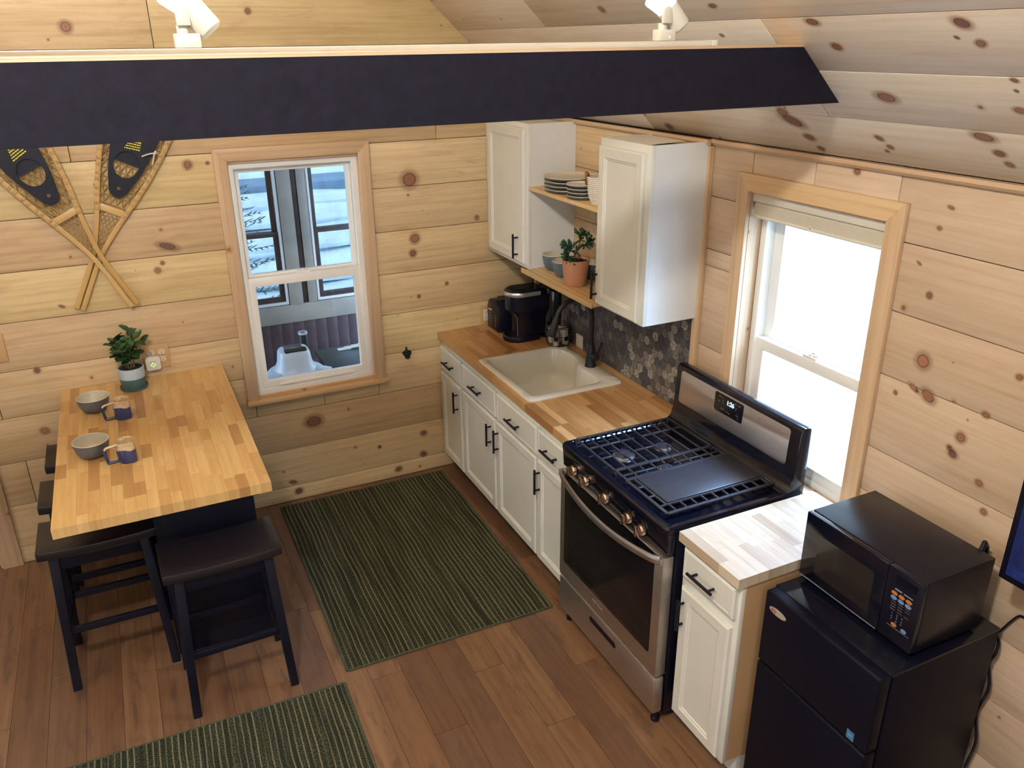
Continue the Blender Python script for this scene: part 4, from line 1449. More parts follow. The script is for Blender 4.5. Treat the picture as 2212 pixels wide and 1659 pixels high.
hexp = [(HR * cos(radians(60 * i + 30)), HR * sin(radians(60 * i + 30))) for i in range(6)]
rt = random.Random(77)
full_me = None
tiles = []
for (cy, cz) in cells:
    poly = clip_poly([(cy + p[0], cz + p[1]) for p in hexp], -1.5975, -0.0865, 0.9135, 1.3735)
    if len(poly) >= 3:
        ar = abs(sum(poly[i - 1][0] * poly[i][1] - poly[i][0] * poly[i - 1][1] for i in range(len(poly)))) / 2
        if ar > 1e-5:
            tiles.append((cy, cz, poly, ar))
tiles.sort(key=lambda t: t[0])      # nearest the camera first
rest = MB()
for idx, (cy, cz, poly, ar) in enumerate(tiles):
    isf = len(poly) == 6 and ar > 0.98 * 2.598 * HR * HR
    if idx >= 300:
        rest.prism([(p[0], p[1]) for p in poly], -0.0225, -0.0190, 'x')
        continue
    ang = rt.uniform(0, 2 * pi)
    Mx = frame((-0.0208, cy, cz), (0, cos(ang), sin(ang)), (0, -sin(ang), cos(ang)))
    inv = Mx.inverted()
    if isf:
        if full_me is None:
            full_me = {}
        key = int(ang / (pi / 3)) % 6
    m = MB()
    m.prism([(p[0], p[1]) for p in poly], -0.0190, -0.0225 - rt.uniform(0, 0.0005), 'x')
    m.v = [tuple(inv @ Vector(v)) for v in m.v]
    me = m.mesh('tile', M_TILE, 0.0007 if isf else 0.0, smooth=False, bseg=1)
    o = bpy.data.objects.new('tile', me)
    COL.objects.link(o)
    o.parent = bs
    o.matrix_local = Matrix.Translation(-ABS[bs.name]) @ Mx
ro_ = rest.obj('tile_field', M_TILE, bs)
ro_['kind'] = 'stuff'

# ------------------------------------------------------------------ wall cabinets and shelves
XU = -0.302


def wall_unit(label, y0, y1, door, hy, hz0, name='wall_cabinet'):
    t = thing(name, label, 'cabinet', (-0.16, (y0 + y1) / 2, 1.382))
    z0, z1 = 1.382, 2.1355
    b = MB()
    b.box(XU + 0.018, -0.0235, y1, y1 + 0.012, z0, z1).box(XU + 0.018, -0.0235, y0 - 0.012, y0, z0, z1)
    b.box(XU + 0.018, -0.0235, y1 + 0.012, y0 - 0.012, z0 + 0.01, z0 + 0.026).box(XU + 0.018, -0.0235, y1 + 0.012, y0 - 0.012, z1 - 0.030, z1 - 0.018)
    b.box(-0.032, -0.0235, y1 + 0.012, y0 - 0.012, z0 + 0.026, z1)
    b.obj('carcass', M_WHITE2, t)
    MB().box(XU, XU + 0.018, y1, y0, z0, z1).obj('face_frame', M_WHITE, t, bev=0.001)
    d = front(t, 'door', door[0], door[1], door[2], door[3], XU - 0.0005, 0.020, fw=0.046)
    handle(d, (XU - 0.0205, hy, hz0), 'z')
    return t


wall_unit('white wall cabinet in the corner above the toaster', -0.003, -0.536, (-0.058, -0.513, 1.404, 2.112), -0.443, 1.494)
wcr = wall_unit('white wall cabinet beside the window with its end panel lit blue', -1.236, -1.6195, (-1.250, -1.590, 1.392, 2.104), -1.270, 1.488)
MB().box(-0.284, -0.030, -1.607, -1.248, 2.1176, 2.1196).obj('top_panel', M_MAPLE, wcr)
ps = MB().prism([(-0.275, -1.27), (-0.10, -1.255), (-0.085, -1.40), (-0.10, -1.56), (-0.283, -1.59), (-0.290, -1.40)], 2.1362, 2.1374, 'z')
tag(ps.obj('paper_sheet', M_PAPER), 'loose pale sheet of paper lying on top of the right wall cabinet', 'paper')
us_ = thing('wall_shelf', 'upper pine shelf carrying the plates between the two wall cabinets', 'shelf', (-0.16, -0.886, 1.803))
MB().box(-0.302, -0.0235, -1.2345, -0.5375, 1.8035, 1.8225).obj('board', M_SHELF, us_, bev=0.002, origin=(-0.16, -0.886, 1.813)).rotation_euler = (0, 0, 0)
lsf = thing('wall_shelf', 'lower pine shelf carrying the bowls and the succulent between the wall cabinets', 'shelf', (-0.16, -0.87, 1.357))


def yboard(name, x0, x1, y0, y1, z0, z1, mat, parent, bev=0.003):
    return board(name, y1 - y0, x1 - x0, z1 - z0, mat, parent, frame(((x0 + x1) / 2, (y0 + y1) / 2, (z0 + z1) / 2), (0, 1, 0), (-1, 0, 0)), bev)


yboard('board', -0.316, -0.0235, -1.2345, -0.5375, 1.362, 1.3845, M_SHELF, lsf)
yboard('front_strip', -0.3265, -0.3165, -1.2345, -0.490, 1.3575, 1.3845, M_SHELF, lsf)
o_ = bpy.data.objects
for ob in list(us_.children):
    bpy.data.objects.remove(ob, do_unlink=True)
yboard('board', -0.302, -0.0235, -1.2345, -0.5375, 1.8035, 1.8225, M_SHELF, us_)

# ================================================================== RANGE
RY0, RY1 = -1.6165, -2.3860
YC = (RY0 + RY1) / 2
rg_ = thing('range', 'black and stainless gas range with griddle beside the window', 'stove', (-0.38, YC, 0.0))
MB().box(-0.640, -0.052, RY1 + 0.003, RY0 - 0.003, 0.045, 0.894).obj('body', M_BLKS, rg_, bev=0.003)
# cooktop with raised rim
ck = MB()
cx0, cx1 = -0.690, -0.055
rects = [(cx0, cx1, RY1, RY0, 0.894, 0), (cx0, cx1, RY1, RY0, 0.912, 0), (cx0 + 0.006, cx1, RY1 + 0.005, RY0 - 0.005, 0.9185, 0), (cx0 + 0.030, cx1 - 0.07, RY1 + 0.020, RY0 - 0.018, 0.9185, 0), (cx0 + 0.045, cx1 - 0.075, RY1 + 0.030, RY0 - 0.028, 0.9075, 0)]
vs = []
for (a, b, c_, d_, h, _) in rects:
    vs += [(x, y, h) for (x, y) in rrect(a, b, c_, d_, 0.014, 4)]
nn = len(rrect(0, 1, 0, 1, 0.1, 4))
fs = [tuple(range(nn))[::-1]]
for i in range(len(rects) - 1):
    for j in range(nn):
        k = (j + 1) % nn
        fs.append((i * nn + j, i * nn + k, (i + 1) * nn + k, (i + 1) * nn + j))
fs.append(tuple((len(rects) - 1) * nn + j for j in range(nn)))
ck.add(vs, fs)
ck.obj('cooktop', M_BLKG, rg_, smooth=True)
# front control panel
MB().prism([(-0.641, 0.893), (-0.684, 0.893), (-0.678, 0.806), (-0.660, 0.798), (-0.641, 0.798)], RY1 + 0.001, RY0 - 0.001, 'y').obj('control_panel', M_BLKG, rg_, bev=0.003)
for i, ky in enumerate((-1.720, -1.820, -1.975, -2.140, -2.232)):
    c = Vector((-0.6805, ky, 0.830))
    Mx = frame(c, (0, 1, 0), (0.07, 0, 1))
    # local z points into -x ... use explicit axis
    m = MB()
    m.lathe([(0.0, 0.0), (0.021, 0.0), (0.0235, -0.003), (0.0225, -0.012), (0.0195, -0.019), (0.0, -0.0195)], c, 28, 'x')
    ko = m.obj('knob', M_KNOB, rg_, smooth=True)
    a = radians(12 if i % 2 else -8)
    g = MB()
    Mg = Matrix.Translation(c + Vector((-0.0285, 0, 0))) @ Matrix.Rotation(a, 4, 'X')
    g.box(-0.0095, 0.0095, -0.0055, 0.0055, -0.0215, 0.0215, Mg)
    g.obj('grip', M_KNOB, ko, bev=0.0015)
    MB().lathe([(0.0, -0.0002), (0.027, -0.0002), (0.027, -0.001), (0.0, -0.001)], c, 28, 'x').obj('bezel', M_BLKG, ko)
    for k2 in range(3):
        MB().box(c.x - 0.0016, c.x + 0.001, ky - 0.006 + 0.006 * k2, ky - 0.003 + 0.006 * k2, 0.861, 0.8625).obj('mark', M_GREY, ko)
# burners
BUR = [(-0.510, -1.832, 0.044), (-0.318, -1.841, 0.034), (-0.415, -2.003, 0.028)]
for (bx, by, br) in BUR:
    m = MB().lathe([(0.0, 0.907), (br + 0.004, 0.907), (br + 0.002, 0.914), (br - 0.006, 0.9165), (0.0, 0.9165)], (bx, by, 0), 30)
    bo = m.obj('burner', M_ALU, rg_, smooth=True)
    MB().lathe([(0.0, 0.9165), (br - 0.007, 0.9165), (br - 0.006, 0.921), (br - 0.010, 0.9225), (0.0, 0.9225)], (bx, by, 0), 30).obj('burner_cap', M_IRON, bo, smooth=True)
    if br > 0.04:
        MB().lathe([(0.0, 0.9225), (br * 0.45, 0.9225), (br * 0.45, 0.926), (0.0, 0.927)], (bx, by, 0), 24).obj('burner_cap', M_IRON, bo, smooth=True)
GZ0, GZ1 = 0.923, 0.931


def bar(m, x0, y0, x1, y1, w=0.0075, z0=GZ0, z1=GZ1):
    d = Vector((x1 - x0, y1 - y0, 0))
    L = d.length
    d.normalize()
    Mx = frame(((x0 + x1) / 2, (y0 + y1) / 2, (z0 + z1) / 2), d, (-d.y, d.x, 0))
    m.box(-L / 2, L / 2, -w / 2, w / 2, -(z1 - z0) / 2, (z1 - z0) / 2, Mx)


def grate(y0, y1, nx, xb0=-0.628, xb1=-0.148, ybars=(), feet=True):
    """y0 > y1."""
    m = MB()
    for yy in (y0, y1):
        bar(m, xb0, yy, xb1, yy, 0.010)
    for xx in (xb0, xb1):
        bar(m, xx, y0, xx, y1, 0.010)
    for i in range(1, nx):
        xx = xb0 + (xb1 - xb0) * i / nx
        segs = [(y1, y0)]
        for (bx, by, br) in BUR:
            dx = abs(xx - bx)
            rr3 = br * 0.55
            if dx < rr3:
                h = sqrt(rr3 * rr3 - dx * dx)
                ns_ = []
                for (p, q) in segs:
                    if by + h <= p or by - h >= q:
                        ns_.append((p, q))
                    else:
                        if by - h > p:
                            ns_.append((p, by - h))
                        if by + h < q:
                            ns_.append((by + h, q))
                segs = ns_
        for (p, q) in segs:
            if q - p > 0.01:
                bar(m, xx, p, xx, q)
    for (yy, xa, xb_) in ybars:
        bar(m, xa, yy, xb_, yy)
    if feet:
        for xx in (xb0, xb1):
            for yy in (y0, y1):
                m.box(xx - 0.005, xx + 0.005, yy - 0.005, yy + 0.005, 0.9075 if xx < -0.2 else 0.908, GZ0)
    return m


g1 = grate(-1.642, -1.948, 9, ybars=[(-1.742, -0.628, -0.40), (-1.742, -0.36, -0.148), (-1.842, -0.628, -0.56), (-1.842, -0.475, -0.345)])
g1.obj('grate', M_IRON, rg_, bev=0.0012, bseg=1)
g2 = grate(-1.955, -2.034, 9, ybars=[(-2.003, -0.628, -0.45), (-2.003, -0.38, -0.148)])
g2.obj('grate', M_IRON, rg_, bev=0.0012, bseg=1)
# griddle tray with ribbed margins
m = MB()
bar(m, -0.632, -2.040, -0.135, -2.040, 0.008)
bar(m, -0.632, -2.310, -0.135, -2.310, 0.013)
bar(m, -0.632, -2.310, -0.632, -2.040, 0.012)
bar(m, -0.135, -2.310, -0.135, -2.040, 0.010)
bar(m, -0.600, -2.258, -0.135, -2.258, 0.008)
bar(m, -0.600, -2.258, -0.600, -2.040, 0.008)
for i in range(10):
    xx = -0.590 + 0.0485 * i
    bar(m, xx, -2.310, xx, -2.258, 0.007)
for yy in (-2.11, -2.185, -2.258):
    bar(m, -0.632, yy, -0.600, yy, 0.008)
m.obj('griddle_frame', M_IRON, rg_, bev=0.0012, bseg=1)
gd = MB().box(-0.592, -0.142, -2.252, -2.046, 0.922, 0.9345)
gd.obj('griddle', M_GRID, rg_, bev=0.004)
# backguard
bgp = [(-0.150, 0.9190), (-0.138, 0.9215), (-0.122, 0.935), (-0.110, 0.975), (-0.099, 1.165), (-0.092, 1.178), (-0.080, 1.182), (-0.056, 1.180), (-0.050, 1.170), (-0.050, 0.900), (-0.150, 0.900)]
MB().prism(bgp, RY1 + 0.002, RY0 - 0.002, 'y').obj('backguard', M_BLKG, rg_, bev=0.004)
slx = lambda zz: -0.110 + (zz - 0.975) * (0.011 / 0.19)
def on_guard(yc, zc, off=0.0):
    """frame on the sloping front face: local X to the viewer's right, local Y up the face."""
    up = Vector((0.011, 0, 0.19)).normalized()
    c = Vector((slx(zc), yc, zc))
    f_ = frame(c, (0, -1, 0), up)
    return f_ @ Matrix.Translation((0, 0, off))
pm_ = MB()
pm_.prism(rrect(-0.337, 0.337, -0.075, 0.075, 0.014), 0.0002, 0.0026, 'z')
pm_.v = [tuple(on_guard(YC + 0.008, 1.085) @ Vector(v)) for v in pm_.v]
sp2 = pm_.obj('steel_panel', M_STEEL, rg_, bev=0.0006)
dm = MB()
dm.prism(rrect(-0.088, 0.088, -0.041, 0.041, 0.007), 0.0026, 0.0036, 'z')
dm.v = [tuple(on_guard(-1.982, 1.112) @ Vector(v)) for v in dm.v]
dsp = dm.obj('display', M_BLKG, rg_)
dmr = MB()
dmr.tube([on_guard(-1.982, 1.112) @ Vector(p) for p in [(-0.089, 0.035, 0.0032), (-0.089, -0.037, 0.0032), (-0.084, -0.042, 0.0032), (0.084, -0.042, 0.0032), (0.089, -0.038, 0.0032)]], 0.0016, 8)
dmr.obj('bright_edge', M_CHROME, dsp, smooth=True)
M_CLOCK = simple('clock_digits', (0.3, 0.5, 1.0), 0.4, emit=(0.20, 0.45, 1.0), es=7.0)
text('clock_digits', '1:26', 0.027, on_guard(-1.992, 1.126, 0.0040), M_CLOCK, dsp)
for (dy, dz, w_) in ((-0.058, 0.028, 0.010), (-0.043, 0.026, 0.008), (-0.060, 0.006, 0.012), (-0.036, 0.016, 0.007), (-0.036, 0.006, 0.007), (-0.040, -0.022, 0.009), (-0.028, -0.022, 0.010), (-0.004, -0.024, 0.010), (0.008, -0.028, 0.010), (0.040, 0.026, 0.012), (0.062, 0.026, 0.012), (0.046, 0.012, 0.006), (0.046, 0.002, 0.006), (0.060, -0.006, 0.005), (0.056, -0.018, 0.014), (0.062, -0.028, 0.006)):
    mk = MB().box(dy - w_ / 2, dy + w_ / 2, dz - 0.0012, dz + 0.0012, 0.0037, 0.0040)
    mk.v = [tuple(on_guard(-1.982, 1.112) @ Vector(v)) for v in mk.v]
    mk.obj('legend', M_GREY, dsp)
# oven door
DX0, DX1 = -0.692, -0.644
dr = MB()
yA, yB = RY1 + 0.004, RY0 - 0.004
dr.box(DX0, DX1, yA, yB, 0.246, 0.792)
do_ = dr.obj('oven_door', M_STEEL, rg_, bev=0.004)
MB().prism(rrect(yA + 0.050, yB - 0.040, 0.330, 0.788, 0.014), DX0 - 0.0015, DX0 + 0.002, 'x').obj('oven_window', M_OVENGL, do_, bev=0.0008)
dots = MB()
for k2 in range(26):
    zz = 0.352 + 0.0155 * k2
    dots.box(DX0 - 0.0019, DX0 - 0.0014, yA + 0.085, yB - 0.075, zz, zz + 0.0022)
dots.obj('screen_lines', M_BLKS, do_)
hp = []
for i in range(25):
    f = i / 24
    yy = yB - 0.010 + (yA - yB + 0.020) * f
    s_ = sin(pi * f)
    hp.append((DX0 - 0.010 - 0.038 * s_ ** 0.7 if 0 < f < 1 else DX0 - 0.006, yy, 0.782 - 0.030 * s_ ** 0.9 if 0 < f < 1 else 0.782))
hm = MB().tube(hp, 0.0075, 10, up=(0, 0, 1), rb=0.0175)
hm.obj('door_handle', M_STEEL, do_, smooth=True)
MB().box(DX0 - 0.012, DX0 + 0.001, yB - 0.016, yB - 0.001, 0.765, 0.793).box(DX0 - 0.012, DX0 + 0.001, yA + 0.001, yA + 0.016, 0.765, 0.793).obj('handle_end', M_STEEL, do_, bev=0.002)
M_LOGO = simple('raised_lettering', (0.52, 0.47, 0.44), 0.3, metal=0.9)
text('lettering', 'Whirlpool', 0.019, frame((DX0 - 0.0006, YC + 0.045, 0.291), (0, -1, 0), (0, 0, 1)), M_LOGO, do_)
# storage drawer
dw = MB()
dw.box(DX0, DX1, yA, yB, 0.058, 0.236)
dwo = dw.obj('storage_drawer', M_STEEL, rg_, bev=0.010)
MB().prism(rrect(YC - 0.105, YC + 0.105, 0.170, 0.197, 0.0132), DX0 - 0.0012, DX0 + 0.001, 'x').obj('pull_slot', M_BLKS, dwo, bev=0.0005)
MB().prism(rrect(YC - 0.098, YC + 0.098, 0.175, 0.192, 0.008), DX0 - 0.0018, DX0 - 0.0013, 'x').obj('pull_lip', M_BLKG, dwo)
for yy in (RY1 + 0.03, RY0 - 0.05):
    MB().lathe([(0.0, 0.0), (0.018, 0.0), (0.018, 0.012), (0.010, 0.016), (0.010, 0.045), (0.0, 0.045)], (-0.655, yy, 0), 18).obj('leg', M_BLKS, rg_, smooth=True)
    MB().lathe([(0.0, 0.0), (0.018, 0.0), (0.018, 0.012), (0.010, 0.016), (0.010, 0.045), (0.0, 0.045)], (-0.10, yy, 0), 18).obj('leg', M_BLKS, rg_, smooth=True)

# ================================================================== FRIDGE AND MICROWAVE
fr = thing('fridge', 'black compact two-door refrigerator in the lower right corner', 'refrigerator', (-0.30, -2.965, 0.0))
FY0, FY1 = -2.742, -3.205
MB().box(-0.495, -0.045, FY1, FY0, 0.02, 0.853).obj('body', M_FRIDGE, fr, bev=0.004)
MB().box(-0.505, -0.045, FY1 - 0.002, FY0 + 0.002, 0.8535, 0.8600).obj('top', M_BLKG, fr, bev=0.002)
MB().box(-0.548, -0.499, FY1 + 0.001, FY0 - 0.001, 0.5765, 0.8590).obj('freezer_door', M_FRIDGE, fr, bev=0.009, bseg=3)
MB().box(-0.548, -0.499, FY1 + 0.001, FY0 - 0.001, 0.035, 0.5700).obj('door', M_FRIDGE, fr, bev=0.009, bseg=3)
for (xx, yy) in ((-0.47, FY0 - 0.04), (-0.47, FY1 + 0.04), (-0.08, FY0 - 0.04), (-0.08, FY1 + 0.04)):
    MB().lathe([(0.0, 0.0), (0.015, 0.0), (0.015, 0.02), (0.0, 0.02)], (xx, yy, 0), 14).obj('leg', M_BLKS, fr)
ov = MB()
for s_ in (1.0,):
    pl = [(-2.806 + 0.037 * cos(a), 0.806 + 0.0125 * sin(a)) for a in [2 * pi * i / 28 for i in range(28)]]
    ov.prism(pl, -0.5495, -0.5478, 'x')
ovo = ov.obj('badge', simple('silver_badge', (0.42, 0.38, 0.33), 0.4, metal=0.3), fr)
MB().prism([(-2.790 - 0.012 * cos(a), 0.806 + 0.0075 * sin(a)) for a in [2 * pi * i / 20 for i in range(20)]], -0.5500, -0.5494, 'x').obj('badge_mark', simple('badge_red', (0.35, 0.12, 0.10), 0.5), ovo)
MB().box(-0.5500, -0.5494, -2.782, -2.779, 0.801, 0.811).obj('badge_mark', M_HOLE, ovo)
stk = MB().box(-0.5490, -0.5478, -3.158, -3.131, 0.586, 0.618)
sto = stk.obj('sticker', simple('blue_sticker', (0.045, 0.16, 0.30), 0.5), fr)
MB().box(-0.5493, -0.5489, -3.152, -3.136, 0.601, 0.6035).obj('sticker_mark', simple('sticker_light', (0.25, 0.42, 0.55), 0.5), sto)

mw = thing('microwave', 'black countertop microwave standing on the compact refrigerator', 'microwave', (-0.27, -2.96, 0.8602))
MY0, MY1, MZ0, MZ1 = -2.742, -3.178, 0.873, 1.117
MXF = -0.410
MB().box(MXF + 0.022, -0.112, MY1, MY0, MZ0, MZ1).obj('case', M_BLKS, mw, bev=0.003)
MB().box(MXF, MXF + 0.0215, MY1 + 0.118, MY0 + 0.001, MZ0 + 0.004, MZ1 - 0.001).obj('door', M_BLKG, mw, bev=0.003)
mwin = MB().prism(rrect(-3.020, -2.800, 0.915, 1.060, 0.012), MXF - 0.0008, MXF + 0.001, 'x')
mwin.obj('door_window', simple('microwave_window', (0.014, 0.012, 0.013), 0.18), mw)
MB().box(MXF - 0.001, MXF + 0.003, MY1 + 0.122, MY0 - 0.004, MZ0 + 0.006, MZ0 + 0.009).obj('door_edge', M_GREY, mw)
cp = MB().box(MXF, MXF + 0.0215, MY1, MY1 + 0.1165, MZ0 + 0.004, MZ1 - 0.001)
cpo = cp.obj('control_panel', M_BLKS, mw, bev=0.003)
M_OR = simple('orange_button', (0.42, 0.15, 0.035), 0.5)
M_BL = simple('blue_button', (0.13, 0.22, 0.42), 0.5)


def mbtn(cy, cz, mat, ry=0.0095, rz=0.0062):
    pl = [(cy + ry * cos(a), cz + rz * sin(a)) for a in [2 * pi * i / 22 for i in range(22)]]
    MB().prism(pl, MXF - 0.0010, MXF + 0.0005, 'x').obj('button', mat, cpo)


for i in range(3):
    mbtn(-3.095 - 0.0245 * i, 1.038, M_OR, 0.0105)
    mbtn(-3.0955 - 0.0245 * i, 1.0225, M_BL, 0.0105)
mbtn(-3.112, 0.937, M_OR)
mbtn(-3.146, 0.936, M_BL)
for (a, b, z0_, z1_, mt) in ((-3.118, -3.094, 1.0505, 1.0555, M_GREY), (-3.155, -3.124, 1.051, 1.0545, M_GREY)):
    MB().box(MXF - 0.0008, MXF + 0.0005, a, b, z0_, z1_).obj('legend', mt, cpo)
M_DIM = simple('dim_print', (0.055, 0.045, 0.045), 0.5)
for (z0_, n_) in ((1.009, 3), (1.000, 3), (0.991, 2), (0.982, 3)):
    for j in range(n_):
        MB().box(MXF - 0.0008, MXF + 0.0005, -3.106 - 0.024 * j, -3.090 - 0.024 * j, z0_, z0_ + 0.003).obj('legend', M_DIM, cpo)
nums = ['1', '2', '3', '4', '5', '6', '7', '8', '9', '0']
for q, s_ in enumerate(nums):
    text('digit', s_, 0.009, frame((MXF - 0.0006, -3.100 - 0.017 * (q % 3) - (0.017 if q == 9 else 0), 0.9715 - 0.0105 * (q // 3)), (0, -1, 0), (0, 0, 1)), M_GREY, cpo)
MB().box(MXF - 0.0006, MXF + 0.0005, -3.166, -3.088, 0.9262, 0.9272).obj('legend', M_GREY, cpo)
MB().prism([(-3.165, 1.070), (-3.090, 1.070), (-3.090, 1.100), (-3.165, 1.100)], MXF - 0.0006, MXF + 0.0004, 'x').obj('display', M_BLKG, cpo)
for (xx, yy) in ((-0.36, -2.78), (-0.36, -3.14), (-0.15, -2.78), (-0.15, -3.14)):
    MB().lathe([(0.0, 0.8602), (0.012, 0.8602), (0.012, 0.874), (0.0, 0.874)], (xx, yy, 0), 14).obj('foot', M_BLKS, mw)
pcrd = MB().tube([(-0.115, -3.13, 1.10), (-0.085, -3.12, 1.128), (-0.055, -3.11, 1.10), (-0.045, -3.12, 1.0)], 0.008, 10, up=(0, 1, 0))
pcrd.obj('power_cord', M_BLKS, mw, smooth=True)
cd = MB()
crv = [(-0.03, -3.10, 0.70), (-0.028, -3.15, 0.79), (-0.012, -3.152, 0.803), (-0.010, -3.18, 0.812), (-0.010, -3.205, 0.865), (-0.010, -3.225, 0.905), (-0.010, -3.245, 0.914), (-0.010, -3.32, 0.912), (-0.010, -3.5, 0.90)]


def smooth_path(pts, n=6):
    P = [Vector(p) for p in pts]
    out = []
    for i in range(len(P) - 1):
        p0_, p1_, p2_, p3_ = P[max(i - 1, 0)], P[i], P[i + 1], P[min(i + 2, len(P) - 1)]
        for k in range(n):
            t = k / n
            out.append(0.5 * ((2 * p1_) + (-p0_ + p2_) * t + (2 * p0_ - 5 * p1_ + 4 * p2_ - p3_) * t * t + (-p0_ + 3 * p1_ - 3 * p2_ + p3_) * t ** 3))
    out.append(P[-1])
    return out


cd.tube(smooth_path(crv), 0.0038, 8, up=(1, 0, 0))
tag(cd.obj('power_cord', M_BLKS, smooth=True), 'thin black power cord running along the right wall behind the refrigerator', 'cord')
cd2 = MB()
cd2.tube(smooth_path([(-0.030, -3.16, 0.84), (-0.022, -3.195, 0.80), (-0.035, -3.205, 0.76), (-0.025, -3.19, 0.70), (-0.03, -3.21, 0.62), (-0.022, -3.19, 0.5), (-0.03, -3.215, 0.40), (-0.024, -3.20, 0.25), (-0.03, -3.21, 0.1), (-0.03, -3.22, 0.012)]), 0.005, 8, up=(1, 0, 0))
tag(cd2.obj('power_cord', M_BLKS, smooth=True), 'wavy black cord hanging down behind the black refrigerator', 'cord')

# television edge at the right margin
tv = thing('television', 'television with a dark blue screen at the right picture edge', 'television', (-0.19, -3.75, 1.2))
MB().box(-0.200, -0.150, -4.25, -3.243, 1.125, 1.70).obj('bezel', M_BLKS, tv, bev=0.004)


def mat_screen():
    t = NT('tv_screen')
    tcn = t.n('TexCoord')
    nz = t.noise(tcn.outputs['Object'], 7.0, 5.0, 0.6, 1.5)
    c = t.ramp(nz, [(0.40, (0.006, 0.010, 0.045)), (0.60, (0.012, 0.026, 0.120)), (0.75, (0.03, 0.06, 0.20))])
    t.l(c, t.b.inputs['Emission Color'])
    t.b.inputs['Emission Strength'].default_value = 0.9
    t.b.inputs['Base Color'].default_value = (0.004, 0.004, 0.01, 1)
    t.b.inputs['Roughness'].default_value = 0.15
    return t.m


MB().box(-0.2015, -0.1995, -4.238, -3.262, 1.146, 1.688).obj('screen', mat_screen(), tv)
MB().box(-0.15, -0.0005, -3.85, -3.65, 1.30, 1.50).obj('wall_mount', M_BLKS, tv)


# ================================================================== THINGS ON THE KITCHEN COUNTER AND SHELVES
# coffee maker, faces the room (-x)
cf = thing('coffee_maker', 'black pod coffee maker with a silver lid handle on the counter corner', 'coffee maker', (-0.2, -0.325, 0.9127))
CY = -0.325
hc = (-0.268, CY)


def stadium(x0, x1, yc, r, n=12):
    """outline with a round end at x0 and a nearly square end at x1."""
    out = [(x1, yc - r * 0.96), (x1, yc + r * 0.96)]
    for i in range(n + 1):
        a = pi / 2 + pi * i / n
        out.append((x0 + r + r * cos(a), yc + r * sin(a)))
    return out


def loft(m, layers):
    """layers: list of (outline, z) of equal counts."""
    n = len(layers[0][0])
    vs = []
    for (pl, h) in layers:
        vs += [(p[0], p[1], h) for p in pl]
    fs = [tuple(range(n))[::-1]]
    for i in range(len(layers) - 1):
        for j in range(n):
            k = (j + 1) % n
            fs.append((i * n + j, i * n + k, (i + 1) * n + k, (i + 1) * n + j))
    fs.append(tuple((len(layers) - 1) * n + j for j in range(n)))
    return m.add(vs, fs)


loft(MB(), [(stadium(-0.352, -0.16, CY, 0.078), 0.9127), (stadium(-0.356, -0.16, CY, 0.082), 0.918), (stadium(-0.356, -0.16, CY, 0.082), 0.938), (stadium(-0.348, -0.16, CY, 0.076), 0.946)]).obj('drip_base', M_BLKS, cf, smooth=True)
loft(MB(), [(stadium(-0.30, -0.10, CY, 0.060), 0.946), (stadium(-0.300, -0.10, CY, 0.062), 1.05), (stadium(-0.318, -0.10, CY, 0.074), 1.085), (stadium(-0.338, -0.10, CY, 0.080), 1.10), (stadium(-0.340, -0.10, CY, 0.080), 1.183)]).obj('body', M_BLKS, cf, smooth=True)
loft(MB(), [(stadium(-0.341, -0.13, CY, 0.079), 1.184), (stadium(-0.341, -0.13, CY, 0.079), 1.208), (stadium(-0.330, -0.13, CY, 0.070), 1.218), (stadium(-0.30, -0.13, CY, 0.05), 1.219)]).obj('lid', M_BLKG, cf, smooth=True)
MB().lathe([(0.0, 1.218), (0.040, 1.218), (0.042, 1.2215), (0.036, 1.2225), (0.030, 1.220), (0.0, 1.220)], (-0.262, CY, 0), 30).obj('lid_dial', M_BLKM, cf, smooth=True)
st_ = stadium(-0.3445, -0.155, CY, 0.0825, 16)
ring = [Vector((p[0], p[1], 1.196)) for p in st_[2:]]
ring = [Vector((-0.160, CY + 0.0825, 1.196))] + ring + [Vector((-0.160, CY - 0.0825, 1.196))]
MB().tube(ring, 0.0035, 8, rb=0.0125).obj('lid_handle', M_ALU, cf, smooth=True)
MB().lathe([(0.0, -0.3530), (0.005, -0.3530), (0.007, -0.345), (0.0, -0.345)], (0, CY, 1.192), 12, 'x').obj('button', M_CHROME, cf)
loft(MB(), [(stadium(-0.135, -0.028, CY, 0.090), 0.9127), (stadium(-0.135, -0.028, CY, 0.092), 1.19), (stadium(-0.128, -0.034, CY, 0.085), 1.204)]).obj('water_tank', M_OVENGL, cf, smooth=True)
MB().tube([(-0.322, CY - 0.072, 1.092), (-0.300, CY - 0.061, 1.06), (-0.296, CY - 0.061, 1.0), (-0.296, CY - 0.061, 0.95)], 0.0012, 6).obj('edge_line', M_GREY, cf)

# toaster in the corner
ts = thing('toaster', 'black rounded toaster in the corner behind the coffee maker', 'toaster', (-0.2, -0.12, 0.9127))
TX0, TX1, TY0, TY1 = -0.335, -0.060, -0.215, -0.045
tp = []
for i in range(21):
    a = pi * i / 20
    q = (abs(cos(a)) ** 2.6 + abs(sin(a)) ** 2.6) ** (-1 / 2.6)
    tp.append(((TY0 + TY1) / 2 + 0.085 * q * cos(a), 1.010 + 0.098 * q * sin(a)))
tp += [(TY0 + 0.004, 0.925), (TY0 + 0.012, 0.918), (TY1 - 0.012, 0.918), (TY1 - 0.004, 0.925)]
MB().prism(tp, TX0, TX1, 'x').obj('body', M_BLKS, ts, bev=0.004)
for yy in (-0.155, -0.105):
    MB().box(-0.29, -0.10, yy - 0.013, yy + 0.013, 1.1045, 1.1095).obj('slot', M_HOLE, ts)
lv_ = MB().box(TX0 - 0.022, TX0 - 0.001, -0.150, -0.110, 1.045, 1.057)
lv_.obj('lever', M_CHROME, ts, bev=0.003)
